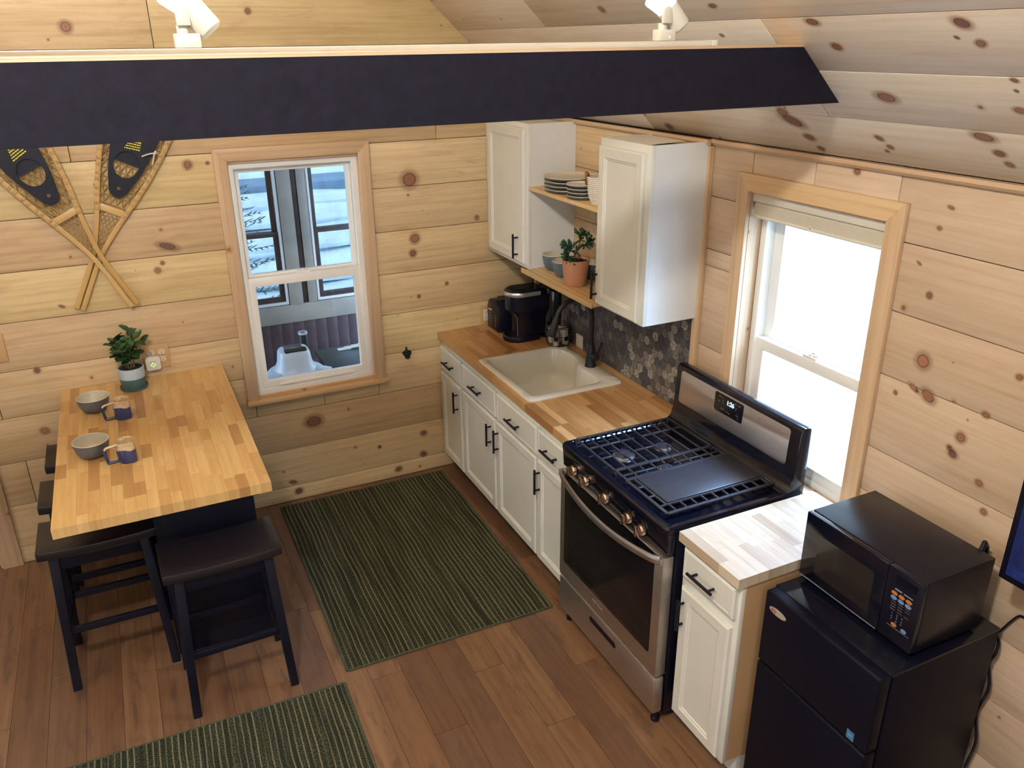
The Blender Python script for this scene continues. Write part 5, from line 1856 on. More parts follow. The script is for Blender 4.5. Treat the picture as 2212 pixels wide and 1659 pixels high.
for j in range(5):
    for k in range(2):
        MB().lathe([(0.0, TX0 - 0.0025), (0.0035, TX0 - 0.0025), (0.0035, TX0 + 0.001), (0.0, TX0 + 0.001)], (0, -0.165 + 0.07 * k, 0.95 + 0.016 * j), 10, 'x').obj('dial_light', M_GREY, ts)
for (xx, yy) in ((TX0 + 0.03, TY0 + 0.03), (TX0 + 0.03, TY1 - 0.03), (TX1 - 0.03, TY0 + 0.03), (TX1 - 0.03, TY1 - 0.03)):
    MB().lathe([(0.0, 0.9127), (0.009, 0.9127), (0.009, 0.919), (0.0, 0.919)], (xx, yy, 0), 12).obj('foot', M_BLKM, ts)

# wire basket of coffee pods on the corner of the sink ledge
wb = thing('wire_basket', 'black hexagonal wire basket filled with coffee pods at the sink corner', 'basket', (-0.115, -0.53, 0.9235))
WC = (-0.112, -0.535)
hx = [(WC[0] + r_ * cos(radians(a)), WC[1] + r_ * sin(radians(a))) for a, r_ in ((262, 1), (322, 1), (22, 1), (82, 1), (142, 1), (202, 1))]
def hexring(r, zz, dz=0.0):
    return [Vector((WC[0] + r * cos(radians(a)), WC[1] + r * sin(radians(a)), zz)) for a in (245, 305, 5, 65, 125, 185)]
wm = MB()
levels = [(0.062, 0.9245), (0.072, 0.938), (0.080, 0.953), (0.084, 0.968), (0.085, 0.983), (0.084, 0.998), (0.082, 1.012), (0.079, 1.026)]
for (r_, h_) in levels:
    wm.tube(hexring(r_, h_), 0.0011, 5, closed=True)
wm.tube(hexring(0.078, 1.040), 0.0022, 6, closed=True)
wm.tube(hexring(0.062, 0.9248), 0.0022, 6, closed=True)
for i in range(6):
    for f in (0.0, 0.5):
        pts = []
        for (r_, h_) in levels + [(0.078, 1.040)]:
            R2_ = hexring(r_, h_)
            pts.append(R2_[i].lerp(R2_[(i + 1) % 6], f))
        wm.tube(pts, 0.0016 if f == 0 else 0.0010, 5, up=(1, 0, 0))
for i in range(5):
    R2_ = hexring(0.062, 0.9252)
    wm.tube([R2_[0].lerp(R2_[1], 0.2 * i), R2_[4].lerp(R2_[3], 0.2 * i)], 0.0010, 5)
wm.obj('wires', M_BLKM, wb, smooth=True)
for i, f in ((5, 0.75), (0, 0.55)):
    A = hexring(0.086, 0.963)
    B = hexring(0.086, 0.990)
    p = A[i].lerp(A[(i + 1) % 6], f - 0.16)
    q = A[i].lerp(A[(i + 1) % 6], f + 0.16)
    n_ = Vector((p.y - q.y, q.x - p.x, 0)).normalized() * -0.001
    zt_ = Vector((0, 0, 0.024))
    MB().add([p, q, q + zt_, p + zt_, p + n_, q + n_, q + zt_ + n_, p + zt_ + n_], [(0, 1, 2, 3), (7, 6, 5, 4), (0, 4, 5, 1), (1, 5, 6, 2), (2, 6, 7, 3), (3, 7, 4, 0)]).obj('label_plate', M_BLKS, wb)
pod_lab = [('coffee pod standing on end at the front of the wire basket', (0.0, -0.040, 0.0)), ]
M_PODT = simple('pod_lid_rose', (0.30, 0.20, 0.19), 0.4, nscale=60, namt=0.5)


def pod_parts(loc, tilt, label):
    t = thing('coffee_pod', label, 'coffee pod', (0, 0, 0), 'coffee pods heaped in the wire basket')
    MB().lathe([(0.0, 0.0), (0.0175, 0.0), (0.0185, 0.002), (0.0225, 0.041), (0.0255, 0.042), (0.0255, 0.0435), (0.0, 0.0435)], (0, 0, 0), 24).obj('cup', M_CREAM, t, smooth=True)
    MB().lathe([(0.0, 0.0436), (0.0235, 0.0436), (0.0235, 0.0441), (0.0, 0.0441)], (0, 0, 0), 24).obj('lid', M_PODT, t)
    t.location = loc
    t.rotation_euler = tilt
    return t


pod0 = pod_parts((WC[0] - 0.030, WC[1] - 0.030, 0.9285), (0, 0, 0.3), 'coffee pod at the bottom left front of the wire basket')
PODL = ['bottom right front', 'bottom right rear', 'bottom left rear', 'top left front', 'top right front', 'top right rear', 'top left rear']
for pi_, (dx, dy, dz, t0, t1) in enumerate(((0.026, -0.032, 0.0, 0, 0), (0.030, 0.028, 0.0, 0, 0.05), (-0.028, 0.028, 0.0, 0, 0), (-0.034, -0.026, 0.047, 0.18, -0.12), (0.020, -0.036, 0.046, -0.10, 0.05), (0.032, 0.020, 0.046, 0.08, 0.10), (-0.022, 0.032, 0.046, 0.1, 0))):
    p = dup_tree(pod0, loc=(WC[0] + dx, WC[1] + dy, 0.9285 + dz), label='coffee pod at the %s of the wire basket' % PODL[pi_])
    p.rotation_euler = (t0, t1, dx * 40)
pl_ = MB().box(-0.024 - 0.0009, -0.0235, -0.64, -0.56, 0.9134, 1.005)
tag(MB().box(-0.0275, -0.0235, -0.662, -0.590, 0.9134, 0.990).obj('white_card', M_PAPER), 'thin white card leaning against the tiles behind the wire basket', 'card')

# ---- crockery on the shelves
SH1 = 1.8226
SH0 = 1.3846


def plate_stack(c, r, h, dz, n, label, group):
    first = None
    base = label
    where = ['at the bottom of', 'second from the bottom of', 'second from the top of', 'on top of']
    for i in range(n):
        label = base % where[i]
        if first is None:
            t = thing('plate', label, 'plate', (c[0], c[1], SH1 + 0.0002), group)
            prof = [(0.0, 0.0), (r * 0.70, 0.0), (r * 0.86, 0.004), (r * 0.965, 0.6 * h), (r * 0.985, h - 0.0016), (r * 0.975, h - 0.0012), (r * 0.93, 0.55 * h), (r * 0.80, 0.0055), (0.0, 0.0050)]
            MB().lathe([(a, b + SH1 + 0.0002) for a, b in prof[:5]] + [(r * 0.97, SH1 + h - 0.0014)], (c[0], c[1], 0), 48).obj('underside', M_CERG, t, smooth=True)
            MB().lathe([(a, b + SH1 + 0.0006) for a, b in prof[:3:-1]], (c[0], c[1], 0), 48).obj('glazed_face', M_CREAM, t, smooth=True)
            MB().tube([(c[0] + r * 0.981 * cos(a), c[1] + r * 0.981 * sin(a), SH1 + h) for a in [2 * pi * k / 48 for k in range(48)]], 0.0017, 6, closed=True).obj('rim', M_CREAMR, t, smooth=True)
            first = t
        else:
            rr_ = random.Random(i + int(r * 1000))
            dup_tree(first, loc=(c[0] + rr_.uniform(-0.003, 0.003), c[1] + rr_.uniform(-0.003, 0.003), SH1 + 0.0002 + dz * i), label=label)
    return first


plate_stack((-0.178, -0.750), 0.132, 0.0185, 0.0187, 4, 'large grey plate %s the wide stack on the shelf', 'large plates stacked on the upper shelf')
plate_stack((-0.228, -0.960), 0.077, 0.0172, 0.0174, 4, 'small grey plate %s the stack next to the rope basket', 'small plates stacked on the upper shelf')

# rope basket
rb = thing('rope_basket', 'white coiled rope basket with tan leather handles on the upper shelf', 'basket', (-0.203, -1.116, SH1))
rc = (-0.203, -1.116)
for i in range(14):
    f = i / 13
    r_ = 0.056 + 0.026 * (f ** 0.6)
    pts = [(rc[0] + r_ * cos(a) * (1.0 if sin(a) else 1), rc[1] + r_ * sin(a), SH1 + 0.0055 + 0.0088 * i) for a in [2 * pi * k / 32 for k in range(32)]]
    MB().tube(pts, 0.0050, 6, closed=True).obj('rope_coil', M_ROPE, rb, smooth=True)
MB().lathe([(0.0, SH1 + 0.0005), (0.060, SH1 + 0.0005), (0.060, SH1 + 0.008), (0.0, SH1 + 0.008)], (rc[0], rc[1], 0), 28).obj('bottom', M_ROPE, rb)
for a0, nm in ((2.55, 0), (2.55 + pi, 1)):
    pts_o = []
    hm_ = MB()
    n_ = 9
    lay = []
    for k in range(n_):
        a = a0 - 0.42 + 0.84 * k / (n_ - 1)
        dz_ = 0.012 * sin(pi * k / (n_ - 1))
        for (rr3, zz) in ((0.0885, 0.086), (0.0915, 0.128 + dz_), (0.0845, 0.134 + dz_), (0.0775, 0.128 + dz_), (0.0755, 0.118)):
            lay.append((rc[0] + rr3 * cos(a), rc[1] + rr3 * sin(a), SH1 + zz))
    for k in range(n_ - 1):
        for j in range(4):
            hm_.f.append((k * 5 + j, (k + 1) * 5 + j, (k + 1) * 5 + j + 1, k * 5 + j + 1))
    hm_.v = lay
    lh = hm_.obj('leather_handle', M_LEATH, rb, smooth=True)
    md = lh.modifiers.new('thickness', 'SOLIDIFY')
    md.thickness = 0.003
    for k in (0.12, 0.88):
        a = a0 - 0.42 + 0.84 * k
        MB().cyl((rc[0] + 0.088 * cos(a), rc[1] + 0.088 * sin(a), SH1 + 0.104), (rc[0] + 0.0925 * cos(a), rc[1] + 0.0925 * sin(a), SH1 + 0.104), 0.003, 10).obj('rivet', M_KNOB, lh)


def bowl_thing(name, c, zb, r, h, label, cat='bowl', group=None, mat=M_CERB):
    t = thing(name, label, cat, (c[0], c[1], zb), group)
    outp = [(0.0, 0.0), (r * 0.50, 0.0), (r * 0.56, 0.002), (r * 0.74, h * 0.14), (r * 0.90, h * 0.42), (r * 0.98, h * 0.75), (r, h - 0.002), (r * 0.985, h - 0.001)]
    inp = [(r * 0.975, h - 0.0015), (r * 0.95, h * 0.75), (r * 0.86, h * 0.42), (r * 0.68, h * 0.17), (r * 0.45, h * 0.08), (0.0, h * 0.07)]
    MB().lathe([(a, b + zb) for a, b in outp], (c[0], c[1], 0), 44).obj('outside', mat, t, smooth=True)
    m = MB()
    prof = [(a, b + zb) for a, b in inp]
    m.lathe(prof, (c[0], c[1], 0), 44)
    m.obj('inside', M_CREAM, t, smooth=True)
    MB().tube([(c[0] + r * 0.982 * cos(a), c[1] + r * 0.982 * sin(a), zb + h - 0.0006) for a in [2 * pi * k / 44 for k in range(44)]], 0.0020, 6, closed=True).obj('rim', M_CREAMR, t, smooth=True)
    return t


GB = 'blue-grey bowls on the lower shelf'
bowl_thing('bowl', (-0.185, -0.612), SH0, 0.066, 0.086, 'blue-grey bowl nearest the corner cabinet on the lower shelf', group=GB)
bowl_thing('bowl', (-0.205, -0.757), SH0, 0.064, 0.084, 'blue-grey bowl directly left of the terracotta pot on the lower shelf', group=GB)
bowl_thing('bowl', (-0.098, -0.850), SH0, 0.062, 0.084, 'blue-grey bowl half hidden behind the terracotta pot', group=GB)
bowl_thing('bowl', (-0.100, -1.005), SH0, 0.062, 0.084, 'blue-grey bowl right of the terracotta pot, mostly behind the wall cabinet', group=GB)

# ---- terracotta pot with a finger-leaved succulent
pc = (-0.232, -0.918)
su = thing('potted_succulent', 'finger-leaved succulent in a terracotta pot on the lower shelf', 'plant', (pc[0], pc[1], SH0))
MB().lathe([(0.0, SH0), (0.053, SH0), (0.056, SH0 + 0.003), (0.068, SH0 + 0.126), (0.0690, SH0 + 0.132), (0.064, SH0 + 0.132), (0.0620, SH0 + 0.118)], (pc[0], pc[1], 0), 40).obj('pot', M_TERRA, su, smooth=True)
so_ = MB()
rs = random.Random(2)
N_ = 22
vs = [(pc[0], pc[1], SH0 + 0.124)]
for i in range(1, 5):
    for j in range(N_):
        a = 2 * pi * j / N_
        vs.append((pc[0] + 0.0158 * i * cos(a), pc[1] + 0.0158 * i * sin(a), SH0 + 0.119 + rs.uniform(-0.004, 0.004)))
fs = [(0, 1 + j, 1 + (j + 1) % N_) for j in range(N_)]
for i in range(3):
    for j in range(N_):
        k = (j + 1) % N_
        fs.append((1 + i * N_ + j, 1 + (i + 1) * N_ + j, 1 + (i + 1) * N_ + k, 1 + i * N_ + k))
so_.add(vs, fs)
so_.obj('soil', M_SOIL, su)
fing = MB().tube([(0, 0, 0), (0, 0, 0.008), (0.0008, 0, 0.018), (0.002, 0, 0.028), (0.0035, 0, 0.036), (0.004, 0, 0.039)], 0.0036, 7, up=(1, 0, 0), radii=[0.55, 0.75, 0.95, 1.1, 1.25, 0.7])
fing_me = fing.mesh('leaf', M_LEAFS, smooth=True)
fing_me.name = 'leaf'
# picture-plane directions at the pot: right is (0.904,-0.428,0)
RT = Vector((0.904, -0.428, 0))
FW_ = Vector((0.428, 0.904, 0))
UPv = Vector((0, 0, 1))


def PP(r_, u_, f_=0.0):
    return Vector((pc[0], pc[1], SH0 + 0.122)) + RT * r_ + UPv * u_ + FW_ * f_


branches = [
    [PP(-0.012, 0.0), PP(-0.006, 0.022), PP(0.004, 0.045), PP(0.014, 0.070), PP(0.022, 0.100, 0.01), PP(0.026, 0.125, 0.01)],
    [PP(0.000, 0.034), PP(-0.014, 0.048, -0.01), PP(-0.030, 0.058, -0.015), PP(-0.040, 0.070, -0.01)],
    [PP(-0.022, 0.0, -0.01), PP(-0.028, 0.018, -0.02), PP(-0.038, 0.034, -0.03)],
    [PP(0.014, 0.070), PP(0.030, 0.074, 0.0), PP(0.046, 0.086, 0.005), PP(0.056, 0.090, 0.0)],
]
for bi, b in enumerate(branches):
    b = smooth_path([tuple(p) for p in b], 4)
    MB().tube(b, 0.0052 if bi == 0 else 0.0036, 8, up=(0.3, 1, 0), radii=[1.2 - 0.6 * i / len(b) for i in range(len(b))]).obj('stem', M_BARK, su, smooth=True)
tips = [(PP(0.026, 0.125, 0.01), 17, (0.1, 0.2, 0.8)), (PP(0.020, 0.108, 0.0), 6, (0, -0.4, 0.2)), (PP(-0.040, 0.070, -0.01), 16, (-0.6, -0.3, 0.5)), (PP(-0.028, 0.056, -0.02), 10, (-0.2, -0.3, 0.9)), (PP(-0.038, 0.034, -0.03), 11, (-0.6, -0.4, -0.2)),
        (PP(0.056, 0.090, 0.0), 12, (0.8, -0.1, 0.4)), (PP(0.044, 0.082, 0.0), 8, (0.4, -0.6, 0.3)), (PP(0.004, 0.052, -0.01), 4, (-0.1, -0.5, 0.6)), (PP(-0.03, 0.02, -0.03), 5, (-0.5, -0.6, -0.3))]
for (p, n_, bias) in tips:
    bv = Vector((RT * bias[0] + FW_ * bias[1] + UPv * bias[2]))
    for i in range(n_):
        for _t in range(30):
            d = Vector((rs.uniform(-1, 1), rs.uniform(-1, 1), rs.uniform(-1, 1)))
            if 0.1 < d.length < 1 and (d.normalized() + bv * 0.9).length > 0.6:
                break
        d = (d.normalized() + bv * 0.9).normalized()
        if p.x + d.x * 0.04 > -0.03:
            d.x = -abs(d.x)
        o = bpy.data.objects.new('leaf', fing_me)
        COL.objects.link(o)
        o.parent = su
        o.rotation_mode = 'QUATERNION'
        o.rotation_quaternion = d.to_track_quat('Z', 'X')
        o.location = p - ABS[su.name] + d * 0.002
        s_ = rs.uniform(0.80, 1.22)
        o.scale = (s_ * 1.25, s_ * 1.25, s_)

# ================================================================== TABLE WITH ITS BASE
tb = thing('dining_table', 'tall butcher block table on a black base against the back wall', 'table', (-2.28, -0.71, 0.0))
TZ1, TZ0 = 0.925, 0.884
r = random.Random(31)
tw = (2.669 - 1.890) / 19
x = -2.669
for i in range(19):
    p = -1.417 - r.uniform(0, 0.25)
    while p < -0.003:
        q = p + r.uniform(0.10, 0.36)
        s0, s1 = max(p, -1.417), min(q, -0.003)
        p = q
        if s1 - s0 > 0.012:
            board('stave', s1 - s0 - 0.0003, tw - 0.0003, TZ1 - TZ0, M_BUTCH, tb, frame((x + tw * (i + 0.5), (s0 + s1) / 2, (TZ0 + TZ1) / 2 + r.uniform(-0.0002, 0.0002)), (0, 1, 0), (-1, 0, 0)))
BX0, BX1, BY0, BY1 = -2.345, -1.935, -1.115, -0.06
MB().box(BX0, BX1, BY0, BY1, 0.0, 0.8835).obj('base_cabinet', M_BLACKP, tb, bev=0.003)
MB().box(BX0 + 0.03, BX1 - 0.03, BY0 - 0.008, BY0 + 0.001, 0.10, 0.80).obj('end_panel', M_BLACKP, tb, bev=0.003)
MB().box(-2.64, BX1, -1.36, -1.31, 0.850, 0.8835).obj('support_rail', M_BLACKP, tb)
MB().box(-2.64, BX0 - 0.001, -0.2, -0.15, 0.850, 0.8835).obj('support_rail', M_BLACKP, tb)

# ---- stools
SZ = 0.668


def make_stool(label):
    t = thing('counter_stool', label, 'stool', (0, 0, 0), 'black counter stools tucked under the table')
    W, D = 0.452, 0.262
    # softly dished seat
    m = MB()
    nx, ny = 14, 4
    def zc(u_):
        return SZ - 0.010 * (1 - (2 * u_ - 1) ** 2)
    vs = []
    for top in (1, 0):
        for j in range(ny + 1):
            for i in range(nx + 1):
                u_ = i / nx
                vs.append((-W / 2 + W * u_, -D / 2 + D * j / ny, zc(u_) - (0 if top else 0.038)))
    n1 = (nx + 1) * (ny + 1)
    fs = []
    for j in range(ny):
        for i in range(nx):
            a = j * (nx + 1) + i
            fs.append((a, a + 1, a + nx + 2, a + nx + 1))
            fs.append((n1 + a, n1 + a + nx + 1, n1 + a + nx + 2, n1 + a + 1))
    for i in range(nx):
        fs.append((i, n1 + i, n1 + i + 1, i + 1))
        a = ny * (nx + 1) + i
        fs.append((a, a + 1, n1 + a + 1, n1 + a))
    for j in range(ny):
        a = j * (nx + 1)
        fs.append((a, a + nx + 1, n1 + a + nx + 1, n1 + a))
        a += nx
        fs.append((a, n1 + a, n1 + a + nx + 1, a + nx + 1))
    m.add(vs, fs)
    m.obj('seat', M_STOOLT, t, bev=0.004)
    tops = {}
    for sx_ in (-1, 1):
        for sy_ in (-1, 1):
            p0_ = Vector((sx_ * 0.170, sy_ * 0.095, SZ - 0.046))
            p1_ = Vector((sx_ * 0.198, sy_ * 0.158, 0.0))
            tops[(sx_, sy_)] = (p0_, p1_)
            m = MB()
            d = (p1_ - p0_)
            for (h0, h1, s0_, s1_) in ((0, 1, 0.019, 0.0165),):
                vs = []
                for (pp_, s_) in ((p0_, s0_), (p1_, s1_)):
                    for (ax, ay) in ((-1, -1), (1, -1), (1, 1), (-1, 1)):
                        vs.append((pp_.x + ax * s_, pp_.y + ay * s_, pp_.z))
                m.add(vs, [(0, 1, 2, 3), (7, 6, 5, 4), (0, 4, 5, 1), (1, 5, 6, 2), (2, 6, 7, 3), (3, 7, 4, 0)])
            m.obj('leg', M_STOOL, t, bev=0.003)

    def at(sx_, sy_, z_):
        a, b = tops[(sx_, sy_)]
        f = (a.z - z_) / (a.z - b.z)
        return a.lerp(b, f)
    def rail(name, A, B, hw, hz):
        d = (B - A)
        L = d.length
        d.normalize()
        s_ = d.cross(Vector((0, 0, 1))).normalized()
        Mx = frame((A + B) / 2, d, s_)
        MB().box(-L / 2, L / 2, -hw, hw, -hz, hz, Mx).obj(name, M_STOOL, t, bev=0.002)
    for sy_ in (-1, 1):
        rail('apron', at(-1, sy_, SZ - 0.078), at(1, sy_, SZ - 0.078), 0.010, 0.030)
        rail('stretcher', at(-1, sy_, 0.275), at(1, sy_, 0.275), 0.0095, 0.0145)
    for sx_ in (-1, 1):
        rail('apron', at(sx_, -1, SZ - 0.078), at(sx_, 1, SZ - 0.078), 0.010, 0.030)
        rail('stretcher', at(sx_, -1, 0.225), at(sx_, 1, 0.225), 0.0095, 0.0145)
    return t


s0 = make_stool('black counter stool at the near end of the table in front of the black base')
s0.location = (-2.122, -1.365, 0)
s0.rotation_euler = (0, 0, radians(1.5))
GS = 'black counter stools tucked under the table'
dup_tree(s0, loc=(-2.562, -0.985, 0), rotz=0.0, label='black counter stool under the left side of the table, nearest the camera of three')
dup_tree(s0, loc=(-2.572, -0.590, 0), rotz=0.0, label='black counter stool under the left side of the table, middle of three')
dup_tree(s0, loc=(-2.560, -0.185, 0), rotz=0.0, label='black counter stool under the left side of the table, nearest the wall')

# ---- things on the table
TT = 0.9254
bowl_thing('bowl', (-2.515, -0.347), TT, 0.071, 0.072, 'grey bowl with a cream inside on the table, the one farther from the table edge', mat=M_CERG)
bowl_thing('bowl', (-2.525, -0.850), TT, 0.071, 0.072, 'grey bowl with a cream inside on the table, the one nearer the front edge', mat=M_CERG)


def make_mug(label):
    t = thing('pottery_mug', label, 'mug', (0, 0, 0))

    def outl(sx_, sy_, p, n=36):
        out = []
        for j in range(n):
            a = 2 * pi * j / n
            ca, sa = cos(a), sin(a)
            q = (abs(ca) ** p + abs(sa) ** p) ** (-1 / p)
            if ca < 0:
                q = 1.0
            out.append((sx_ * q * ca, sy_ * q * sa))
        return out
    lay = [(outl(0.036, 0.043, 5), 0.0), (outl(0.038, 0.046, 5), 0.004), (outl(0.0375, 0.046, 4.5), 0.05), (outl(0.0350, 0.043, 3.5), 0.064)]
    body = MB()
    loft(body, lay)
    body.obj('body', M_NAVY, t, smooth=True)
    up = MB()
    n = 36
    rr5 = random.Random(8)
    L2 = [(outl(0.0368, 0.0452, 3.8), [0.058 + 0.005 * sin(3 * 2 * pi * j / n + 1) + rr5.uniform(-0.0015, 0.0015) for j in range(n)]), (outl(0.0362, 0.0445, 3.6), [0.070] * n), (outl(0.0355, 0.0435, 3.3), [0.086] * n), (outl(0.0330, 0.0405, 3.2), [0.0885] * n),
          (outl(0.0300, 0.0365, 2.8), [0.084] * n), (outl(0.0285, 0.035, 2.5), [0.060] * n)]
    vs = []
    for (pl, hh) in L2:
        vs += [(p[0], p[1], hh[j]) for j, p in enumerate(pl)]
    fs = []
    for i in range(len(L2) - 1):
        for j in range(n):
            k = (j + 1) % n
            fs.append((i * n + j, i * n + k, (i + 1) * n + k, (i + 1) * n + j))
    up.add(vs, fs)
    up.obj('glazed_rim', M_DRIP, t, smooth=True)
    MB().prism(outl(0.0295, 0.036, 2.6), 0.060, 0.0645, 'z').obj('inner_floor', M_DRIP, t)
    # squared handle to the -x side
    h = MB()
    hp_ = smooth_path([(-0.030, -0.012, 0.080), (-0.050, -0.014, 0.078), (-0.072, -0.016, 0.074), (-0.080, -0.016, 0.066)], 5)
    h.tube(hp_, 0.0065, 10, up=(0, 0, 1), rb=0.005)
    ho = h.obj('handle_top', M_DRIP, t, smooth=True)
    h = MB()
    h.tube(smooth_path([(-0.080, -0.016, 0.069), (-0.079, -0.016, 0.035), (-0.074, -0.016, 0.006)], 4), 0.0062, 10, up=(0, 1, 0), rb=0.0062)
    h.tube([(-0.078, -0.016, 0.0062), (-0.05, -0.014, 0.0062), (-0.030, -0.010, 0.0065)], 0.0066, 10, up=(0, 0, 1), rb=0.0058)
    h.obj('handle', M_NAVY, t, smooth=True)
    return t


mg = make_mug('blue pottery mug with dripping cream glaze touching the bowl nearer the table front')
mg.location = (-2.394, -0.955, TT)
dup_tree(mg, loc=(-2.396, -0.482, TT), label='blue pottery mug with dripping cream glaze touching the farther bowl')

# ---- potted leafy plant in a two-tone planter
qc = (-2.333, -0.128)
lp = thing('potted_plant', 'round-leaved green plant in a two-tone blue planter at the back of the table', 'plant', (qc[0], qc[1], TT))
MB().lathe([(0.0, TT), (0.062, TT), (0.066, TT + 0.004), (0.067, TT + 0.014), (0.062, TT + 0.014), (0.060, TT + 0.008), (0.0, TT + 0.008)], (qc[0], qc[1], 0), 40).obj('saucer', M_SAGE, lp, smooth=True)
MB().lathe([(0.0, TT + 0.0085), (0.054, TT + 0.0085), (0.0575, TT + 0.012), (0.0595, TT + 0.060)], (qc[0], qc[1], 0), 40).obj('pot_lower', M_SAGE, lp, smooth=True)
MB().lathe([(0.0, TT + 0.0600), (0.0598, TT + 0.0600), (0.0610, TT + 0.112), (0.0600, TT + 0.114), (0.056, TT + 0.114), (0.055, TT + 0.106), (0.0, TT + 0.106)], (qc[0], qc[1], 0), 40).obj('pot_upper', M_PALEB, lp, smooth=True)
MB().lathe([(0.0, TT + 0.1065), (0.0545, TT + 0.1065), (0.0545, TT + 0.109), (0.03, TT + 0.112), (0.0, TT + 0.113)], (qc[0], qc[1], 0), 28).obj('soil', M_SOIL, lp)
lf = MB()
nl, nw = 8, 4
vs = []
for i in range(nl + 1):
    f = i / nl
    wd = 0.0180 * (sin(pi * min(1, f ** 0.9 * 0.96 + 0.04)) ** 0.55) if 0 < f < 1 else 0.0008
    for j in range(nw + 1):
        g = -1 + 2 * j / nw
        vs.append((g * wd, 0.052 * f, 0.0045 * g * g - 0.010 * f * f - 0.0010 * (1 - abs(g))))
fs = []
for i in range(nl):
    for j in range(nw):
        a = i * (nw + 1) + j
        fs.append((a, a + 1, a + nw + 2, a + nw + 1))
lf.add(vs, fs)
leaf_me = lf.mesh('leaf', M_LEAF, smooth=True)
rl2 = random.Random(14)
stems = []
for i in range(9):
    a = 2 * pi * i / 9 + rl2.uniform(-0.2, 0.2)
    lean = rl2.uniform(0.25, 0.9) if i else 0.1
    h_ = 0.185 - 0.070 * lean + rl2.uniform(-0.02, 0.025)
    b0_ = Vector((qc[0] + 0.018 * cos(a), qc[1] + 0.018 * sin(a), TT + 0.108))
    out = Vector((cos(a), sin(a), 0))
    if out.y > 0:
        out.y *= 0.55
    tip = b0_ + out * (0.095 * lean) + Vector((0, 0, h_))
    mid = b0_ + out * (0.030 * lean) + Vector((0, 0, h_ * 0.55))
    path = smooth_path([tuple(b0_), tuple(mid), tuple(tip)], 6)
    MB().tube(path, 0.0026, 7, up=(0.3, 1, 0), radii=[1.3 - 0.8 * k / len(path) for k in range(len(path))]).obj('stem', M_STEM, lp, smooth=True)
    stems.append(path)
for path in stems:
    n_ = len(path)
    for k in range(7):
        f = 0.38 + 0.62 * k / 6
        p = path[min(n_ - 1, int(f * (n_ - 1)))]
        a = rl2.uniform(0, 2 * pi) if k < 6 else rl2.uniform(0, 2 * pi)
        d = Vector((cos(a), sin(a), rl2.uniform(0.0, 0.55) + (0.7 if k >= 5 else 0))).normalized()
        if p.y + d.y * 0.055 > -0.012:
            d.y = -abs(d.y)
            d.normalize()
        if (p.z + d.z * 0.05) < TT + 0.10:
            continue
        zz = Vector((rl2.uniform(-0.3, 0.3), rl2.uniform(-0.6, 0.1), 1)).normalized()
        xx = d.cross(zz).normalized()
        zz = xx.cross(d)
        s_ = rl2.uniform(0.85, 1.30)
        o = bpy.data.objects.new('leaf', leaf_me)
        COL.objects.link(o)
        o.parent = lp
        o.matrix_local = Matrix.Translation(Vector(p) - ABS[lp.name]) @ Matrix(((xx.x, d.x, zz.x, 0), (xx.y, d.y, zz.y, 0), (xx.z, d.z, zz.z, 0), (0, 0, 0, 1))) @ Matrix.Scale(s_, 4)

# ================================================================== RUGS
def rug(name, label, x0, x1, y0, y1, rot=0.0):
    t = thing(name, label, 'rug', ((x0 + x1) / 2, (y0 + y1) / 2, 0.0), 'green striped woven rugs')
    W, H = x1 - x0, y1 - y0
    m = MB()
    nx, ny = 172, 14
    rr6 = random.Random(int(abs(x0) * 100))
    vs = []
    for j in range(ny + 1):
        for i in range(nx + 1):
            X_, Y_ = -W / 2 + W * i / nx, -H / 2 + H * j / ny
            vs.append((X_, Y_, 0.0065 + 0.0010 * cos(2 * pi * i / 4.0) + 0.0012 * sin(X_ * 5 + 1.0) * sin(Y_ * 4)))
    n1 = len(vs)
    vs += [(v[0], v[1], 0.0004) for v in vs]
    fs = []
    for j in range(ny):
        for i in range(nx):
            a = j * (nx + 1) + i
            fs.append((a, a + 1, a + nx + 2, a + nx + 1))
    for i in range(nx):
        fs.append((i, n1 + i, n1 + i + 1, i + 1))
        a = ny * (nx + 1) + i
        fs.append((a, a + 1, n1 + a + 1, n1 + a))
    for j in range(ny):
        a = j * (nx + 1)
        fs.append((a, a + nx + 1, n1 + a + nx + 1, n1 + a))
        a += nx
        fs.append((a, n1 + a, n1 + a + nx + 1, a + nx + 1))
    m.add(vs, fs)
    me = m.mesh('weave', M_RUG, smooth=True)
    o = bpy.data.objects.new('weave', me)
    COL.objects.link(o)
    o.parent = t
    for sx_ in (-1, 1):
        b = MB()
        pts = [(sx_ * (W / 2 + 0.002), -H / 2 + H * k / 60, 0.0050 + 0.0008 * (k % 2)) for k in range(61)]
        b.tube(pts, 0.0058, 8, rb=0.0046)
        me = b.mesh('edge_binding', M_RUGE, smooth=True)
        o = bpy.data.objects.new('edge_binding', me)
        COL.objects.link(o)
        o.parent = t
    for sy_ in (-1, 1):
        b = MB()
        pts = [(-W / 2 + W * k / 60, sy_ * (H / 2 + 0.002), 0.0045) for k in range(61)]
        b.tube(pts, 0.005, 8, rb=0.004)
        me = b.mesh('end_binding', M_RUGE, smooth=True)
        o = bpy.data.objects.new('end_binding', me)
        COL.objects.link(o)
        o.parent = t
    t.rotation_euler = (0, 0, rot)
    return t


rug('rug', 'dark green striped woven rug in front of the sink cabinets', -1.692, -0.690, -1.552, -0.060, radians(-0.3))
rug('rug', 'dark green striped woven rug at the bottom edge, in front of the stools', -3.235, -1.742, -2.62, -1.600, radians(-1.2))

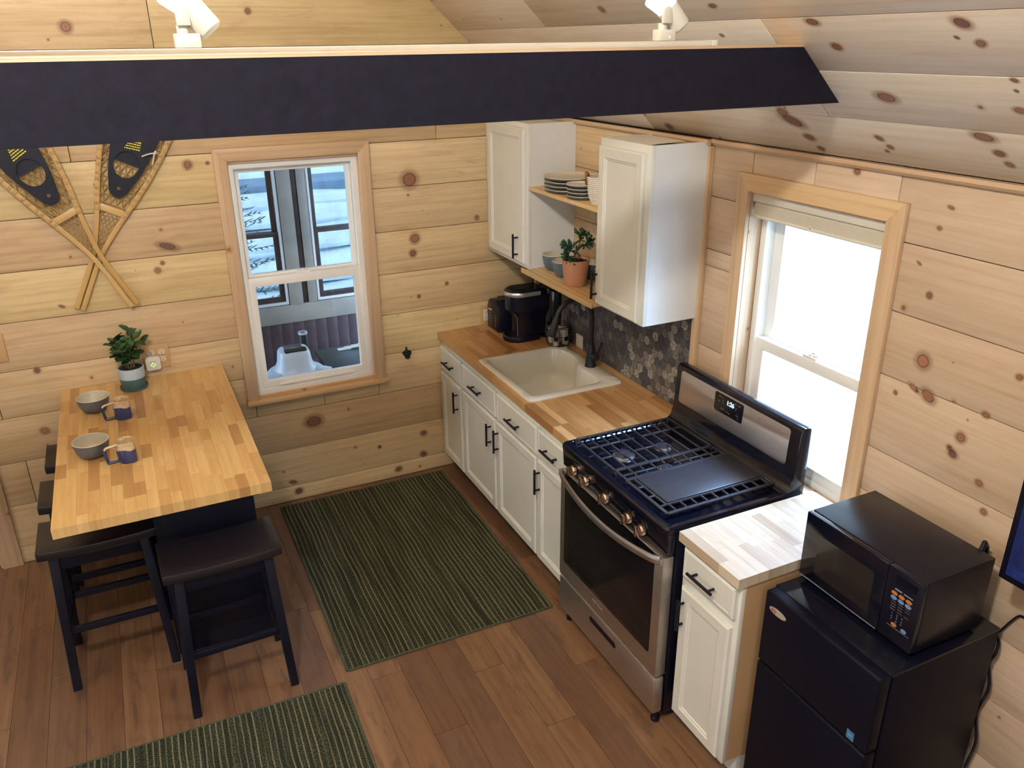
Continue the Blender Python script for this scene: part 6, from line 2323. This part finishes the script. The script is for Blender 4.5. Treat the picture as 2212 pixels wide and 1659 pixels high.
# ================================================================== SNOWSHOES
def snowshoe(label, tail, dirv, yb, seed):
    t = thing('snowshoe', label, 'snowshoe', (tail[0], yb, tail[1]), 'wooden snowshoes crossed on the back wall')
    ax = Vector((dirv[0], 0, dirv[1])).normalized()
    pr_ = Vector((ax.z, 0, -ax.x))      # to the right of the travel direction
    O = Vector((tail[0], yb, tail[1]))

    def Q(p, s, y=0.0):
        return O + ax * s + pr_ * p + Vector((0, y, 0))
    KW = [(0.0, 0.014), (0.10, 0.014), (0.20, 0.014), (0.30, 0.018), (0.40, 0.037), (0.50, 0.060), (0.62, 0.092), (0.74, 0.118), (0.86, 0.136), (0.96, 0.143), (1.04, 0.136), (1.10, 0.115), (1.14, 0.078), (1.155, 0.035), (1.157, 0.0)]

    def w(s):
        for (a, wa), (b, wb_) in zip(KW[:-1], KW[1:]):
            if a <= s <= b:
                f = (s - a) / (b - a)
                return wa + (wb_ - wa) * f
        return 0.0
    for sg in (-1, 1):
        pts = smooth_path([tuple(Q(sg * wa, s)) for (s, wa) in KW], 4)
        MB().tube([Vector(p) for p in pts], 0.0155, 4, up=(0, 1, 0), rb=0.0135, phase=pi / 4).obj('rail', M_RAIL, t, bev=0.0015)
        wr = MB()
        s = 0.50
        k = 0
        while s < 1.06:
            ww = w(s)
            nx_ = (w(s + 0.01) - w(s - 0.01)) / 0.02
            dvec = (ax + pr_ * (sg * nx_)).normalized()
            c = Q(sg * ww, s)
            side = dvec.cross(Vector((0, 1, 0))).normalized()
            Mx = frame(c, dvec, side)
            wr.box(-0.0065, 0.0065, -0.0125, 0.0125, -0.0115, 0.0115, Mx)
            wr.box(0.004, 0.0085, -0.0130, 0.0130, -0.012, 0.012, Mx)
            s += 0.040 if k % 2 else 0.028
            k += 1
        wo = wr.obj('lace_wrap', M_RAWH, t, bev=0.001)
        wo['kind'] = 'stuff'
    for (s, ww) in ((0.515, 0.016), (0.96, 0.016)):
        hw = w(s) - 0.006
        Mx = frame(Q(0, s, 0.0), pr_, ax)
        MB().box(-hw, hw, -ww / 1.0, ww / 1.0, -0.005, 0.005, Mx).obj('crossbar', M_RAIL, t, bev=0.002)
    lc = MB()
    rr7 = random.Random(seed)

    def inside(p, s, a, b):
        return a < s < b and abs(p) < w(s) - 0.006
    def strands(a, b, ang, gap, rad):
        ca, sa = cos(ang), sin(ang)
        L = 0.7
        k = -40
        while k < 80:
            off = k * gap
            k += 1
            # line: point (off along normal)
            seg = []
            prev = None
            n = 90
            for i in range(n + 1):
                tt = -L + 2 * L * i / n
                p = -sa * off + ca * tt
                s = (a + b) / 2 + ca * off + sa * tt
                if inside(p, s, a, b):
                    seg.append(Q(p, s, 0.0015 * sin(i * 0.9 + k) + 0.002))
                else:
                    if len(seg) > 2:
                        lc.tube(seg[::2] + ([seg[-1]] if len(seg) % 2 == 0 else []), rad, 4, up=(0, 1, 0))
                    seg = []
            if len(seg) > 2:
                lc.tube(seg[::2], rad, 4, up=(0, 1, 0))
    strands(0.535, 0.945, radians(70), 0.0265, 0.0032)
    strands(0.535, 0.945, radians(110), 0.0265, 0.0032)
    strands(0.535, 0.945, radians(0), 0.040, 0.0022)
    strands(0.31, 0.50, radians(60), 0.0165, 0.0016)
    strands(0.31, 0.50, radians(120), 0.0165, 0.0016)
    strands(0.31, 0.50, radians(0), 0.0190, 0.0014)
    strands(0.975, 1.14, radians(60), 0.012, 0.0012)
    strands(0.975, 1.14, radians(120), 0.012, 0.0012)
    lo = lc.obj('lacing', M_RAWH, t)
    lo['kind'] = 'stuff'
    # rubber binding with a toe opening
    n = 48
    oc = 0.745
    outp_, inp_ = [], []
    OUT = [(0.0, 0.583), (0.020, 0.587), (0.036, 0.602), (0.046, 0.630), (0.058, 0.67), (0.070, 0.71), (0.079, 0.75), (0.088, 0.80), (0.097, 0.86), (0.100, 0.93), (0.0, 0.945)]
    poly = OUT + [(-p, s) for (p, s) in OUT[-2:0:-1]]
    for i in range(n):
        a = 2 * pi * i / n
        rr8 = radial(poly, (0.0, oc), a)
        outp_.append((rr8 * cos(a), oc + rr8 * sin(a)))
        inp_.append((0.055 * cos(a), oc + 0.062 * sin(a)))
    m = MB()
    y0_, y1_ = -0.017, -0.021
    vs = [Q(p, s, y0_) for p, s in outp_] + [Q(p, s, y1_) for p, s in outp_] + [Q(p, s, y1_) for p, s in inp_] + [Q(p, s, y0_) for p, s in inp_]
    fs = []
    for b in range(4):
        b2 = (b + 1) % 4
        for j in range(n):
            k = (j + 1) % n
            fs.append((b * n + j, b * n + k, b2 * n + k, b2 * n + j))
    m.add(vs, fs)
    bo = m.obj('binding', M_RUBB, t, bev=0.0008, bseg=1)
    sh = MB()
    pl = [(0.055 * cos(a), oc + 0.062 * sin(a)) for a in [pi * i / 16 for i in range(17)]]
    n2 = len(pl)
    sh.add([Q(p, s + 0.006, -0.010) for p, s in pl] + [Q(p, s + 0.006, -0.006) for p, s in pl], [tuple(range(n2)), tuple(range(n2, 2 * n2))[::-1]] + [(i, (i + 1) % n2, n2 + (i + 1) % n2, n2 + i) for i in range(n2)])
    sh.obj('toe_plate', M_RUBB, bo)
    hl = MB()
    c = Q(0.0, 0.628, -0.0215)
    hl.lathe([(0.0, -0.0006), (0.0075, -0.0006), (0.0085, 0.0), (0.0, 0.0)], c, 18, 'y')
    hl.obj('rivet', M_BARK, bo)
    # yellow print: unreadable small lettering, reproduced as broken strokes
    for li in range(5):
        s = 0.826 + 0.0115 * li
        x_ = -0.030 + 0.003 * li
        while x_ < 0.034 - 0.002 * li:
            L = rr7.uniform(0.004, 0.011)
            Mx = frame(Q(x_ + L / 2, s + 0.16 * (x_), -0.0215), pr_ + ax * 0.16, ax)
            MB().box(-L / 2, L / 2, -0.0024 if li < 3 else -0.0036, 0.0024 if li < 3 else 0.0036, -0.0003, 0.0003, Mx).obj('printed_mark', M_YEL, bo)
            x_ += L + 0.0022
    return t


snowshoe('wooden snowshoe whose tail ends at the lower left, passing behind the other', (-2.506, 1.335), (0.438, 0.899), -0.016, 1)
sA = snowshoe('wooden snowshoe whose tail ends at the lower right, lying over the other', (-2.258, 1.328), (-0.428, 0.904), -0.044, 2)
kn = MB()
kp = [(-2.050, -0.050, 2.052), (-2.078, -0.054, 2.049), (-2.106, -0.050, 2.040)]
kn.tube(smooth_path(kp), 0.0036, 7, up=(0, 1, 0))
kn.tube(smooth_path([(-2.047, -0.052, 2.052), (-2.056, -0.055, 2.030), (-2.066, -0.052, 1.998)]), 0.0034, 7, up=(0, 1, 0))
kn.tube([(-2.042, -0.045, 2.060), (-2.046, -0.050, 2.050), (-2.052, -0.045, 2.046)], 0.0048, 8, up=(0, 1, 0))
tag(kn.obj('white_lace', M_CORDW, smooth=True), 'short knotted white lace tied to the edge of the right snowshoe', 'lace')

# ================================================================== WALL PLATES, PLUG-IN, BOTTLE OPENER
def duplex(parent, cx, cz, y):
    for dz in (0.0195, -0.0195):
        pl = [(cx + 0.0165 * cos(a) * (1.0), cz + dz + max(-0.0135, min(0.0135, 0.0175 * sin(a)))) for a in [2 * pi * i / 28 for i in range(28)]]
        r_ = MB().prism(pl, y - 0.004, y + 0.001, 'y').obj('receptacle', M_ALMOND, parent)
        for dx in (-0.0065, 0.0065):
            MB().box(cx + dx - 0.0012, cx + dx + 0.0012, y - 0.0044, y - 0.0035, cz + dz + 0.0005, cz + dz + 0.0085).obj('slot', M_HOLE, r_)
        MB().lathe([(0.0, -0.0004), (0.0026, -0.0004), (0.0026, 0.0005), (0.0, 0.0005)], (cx, y - 0.004, cz + dz - 0.0065), 10, 'y').obj('slot', M_HOLE, r_)


op = thing('outlet_plate', 'four-way outlet with a wooden cover plate on the wall behind the table', 'outlet', (-2.205, 0, 1.03))
MB().box(-2.272, -2.140, -0.0085, -0.0005, 0.965, 1.096).obj('plate', M_PLATE, op, bev=0.003)
duplex(op, -2.177, 1.035, -0.0085)
duplex(op, -2.228, 1.035, -0.0085)
MB().lathe([(0.0, -0.0008), (0.0028, -0.0008), (0.0028, 0.0004), (0.0, 0.0004)], (-2.177, -0.0085, 1.035), 10, 'y').obj('screw', M_KNOB, op)
pg = thing('plug_in_extender', 'white plug-in network box with green lights beside the green plant', 'network extender', (-2.226, -0.02, 1.005))
MB().prism(rrect(-2.263, -2.190, 0.968, 1.040, 0.013), -0.042, -0.0132, 'y').obj('housing', M_PLASTW, pg, bev=0.004)
MB().box(-2.242, -2.214, -0.0426, -0.0415, 1.0145, 1.0170).obj('lettering', M_GREY, pg)
M_LED = simple('green_led', (0.3, 1.0, 0.1), 0.4, emit=(0.25, 1.0, 0.08), es=4.0)
for (dx, dz) in ((0.0, 0.010), (-0.009, 0.0), (0.010, 0.001), (0.001, -0.008)):
    MB().lathe([(0.0, -0.0010), (0.0022, -0.0010), (0.0022, 0.0004), (0.0, 0.0004)], (-2.228 + dx, -0.0425, 0.998 + dz), 12, 'y').obj('led', M_LED, pg)

op2 = thing('outlet_plate', 'double outlet with a wooden cover plate behind the toaster', 'outlet', (-0.31, 0, 0.97))
MB().box(-0.362, -0.246, -0.0085, -0.0005, 0.914, 1.038).obj('plate', M_PLATE, op2, bev=0.003)
MB().box(-0.345, -0.312, -0.0125, -0.0080, 0.940, 1.010).obj('receptacle', M_PLASTW, op2, bev=0.002)
for dz in (0.018, -0.018):
    for dx in (-0.006, 0.006):
        MB().box(-0.3285 + dx - 0.0011, -0.3285 + dx + 0.0011, -0.0129, -0.0122, 0.975 + dz, 0.983 + dz).obj('slot', M_HOLE, op2)
    MB().lathe([(0.0, -0.0004), (0.0024, -0.0004), (0.0024, 0.0004), (0.0, 0.0004)], (-0.3285, -0.0125, 0.969 + dz), 10, 'y').obj('slot', M_HOLE, op2)
for dz in (0.050, -0.050):
    MB().lathe([(0.0, -0.0008), (0.003, -0.0008), (0.003, 0.0004), (0.0, 0.0004)], (-0.3285, -0.0085, 0.975 + dz), 10, 'y').obj('screw', M_HOLE, op2)
duplex(op2, -0.279, 0.975, -0.0085)
sw = thing('switch_plate', 'wooden switch plate on the back wall at the left picture edge', 'switch plate', (-2.91, 0, 1.19))
MB().box(-2.975, -2.858, -0.0085, -0.0005, 1.118, 1.262).obj('plate', M_PLATE, sw, bev=0.003)
MB().box(-2.945, -2.915, -0.0125, -0.0080, 1.155, 1.225).obj('rocker', M_PLASTW, sw, bev=0.002)

bo_ = thing('bottle_opener', 'small black cast iron bottle opener screwed to the wall under the window side', 'bottle opener', (-0.848, -0.01, 0.81))
pl = [(-0.0065, 0.038), (0.0, 0.041), (0.0065, 0.038), (0.0065, 0.020), (0.024, 0.014), (0.030, 0.008), (0.028, -0.008), (0.016, -0.012), (0.010, -0.028), (0.0, -0.034), (-0.010, -0.028), (-0.016, -0.012), (-0.028, 0.004), (-0.026, 0.010), (-0.0065, 0.020)]
MB().prism([(-0.848 + p[0], 0.812 + p[1]) for p in pl], -0.008, -0.0006, 'y').obj('back_plate', M_BLKM, bo_, bev=0.001)
cup_ = MB()
for k in range(1):
    hood = [(-0.848 + 0.024 * cos(a), -0.008 - 0.022 * max(0, sin(a))) for a in [pi * i / 14 for i in range(15)]]
    cup_.prism(hood, 0.804, 0.822, 'z')
cup_.obj('hood', M_BLKM, bo_, bev=0.001)
MB().tube(smooth_path([(-0.862, -0.010, 0.803), (-0.860, -0.022, 0.790), (-0.848, -0.026, 0.784), (-0.836, -0.022, 0.790), (-0.834, -0.010, 0.803)]), 0.003, 8).obj('claw', M_BLKM, bo_, smooth=True)
for zz in (0.846, 0.789):
    MB().lathe([(0.0, -0.0012), (0.003, -0.0012), (0.003, 0.0004), (0.0, 0.0004)], (-0.848, -0.008, zz), 10, 'y').obj('screw', M_KNOB, bo_)
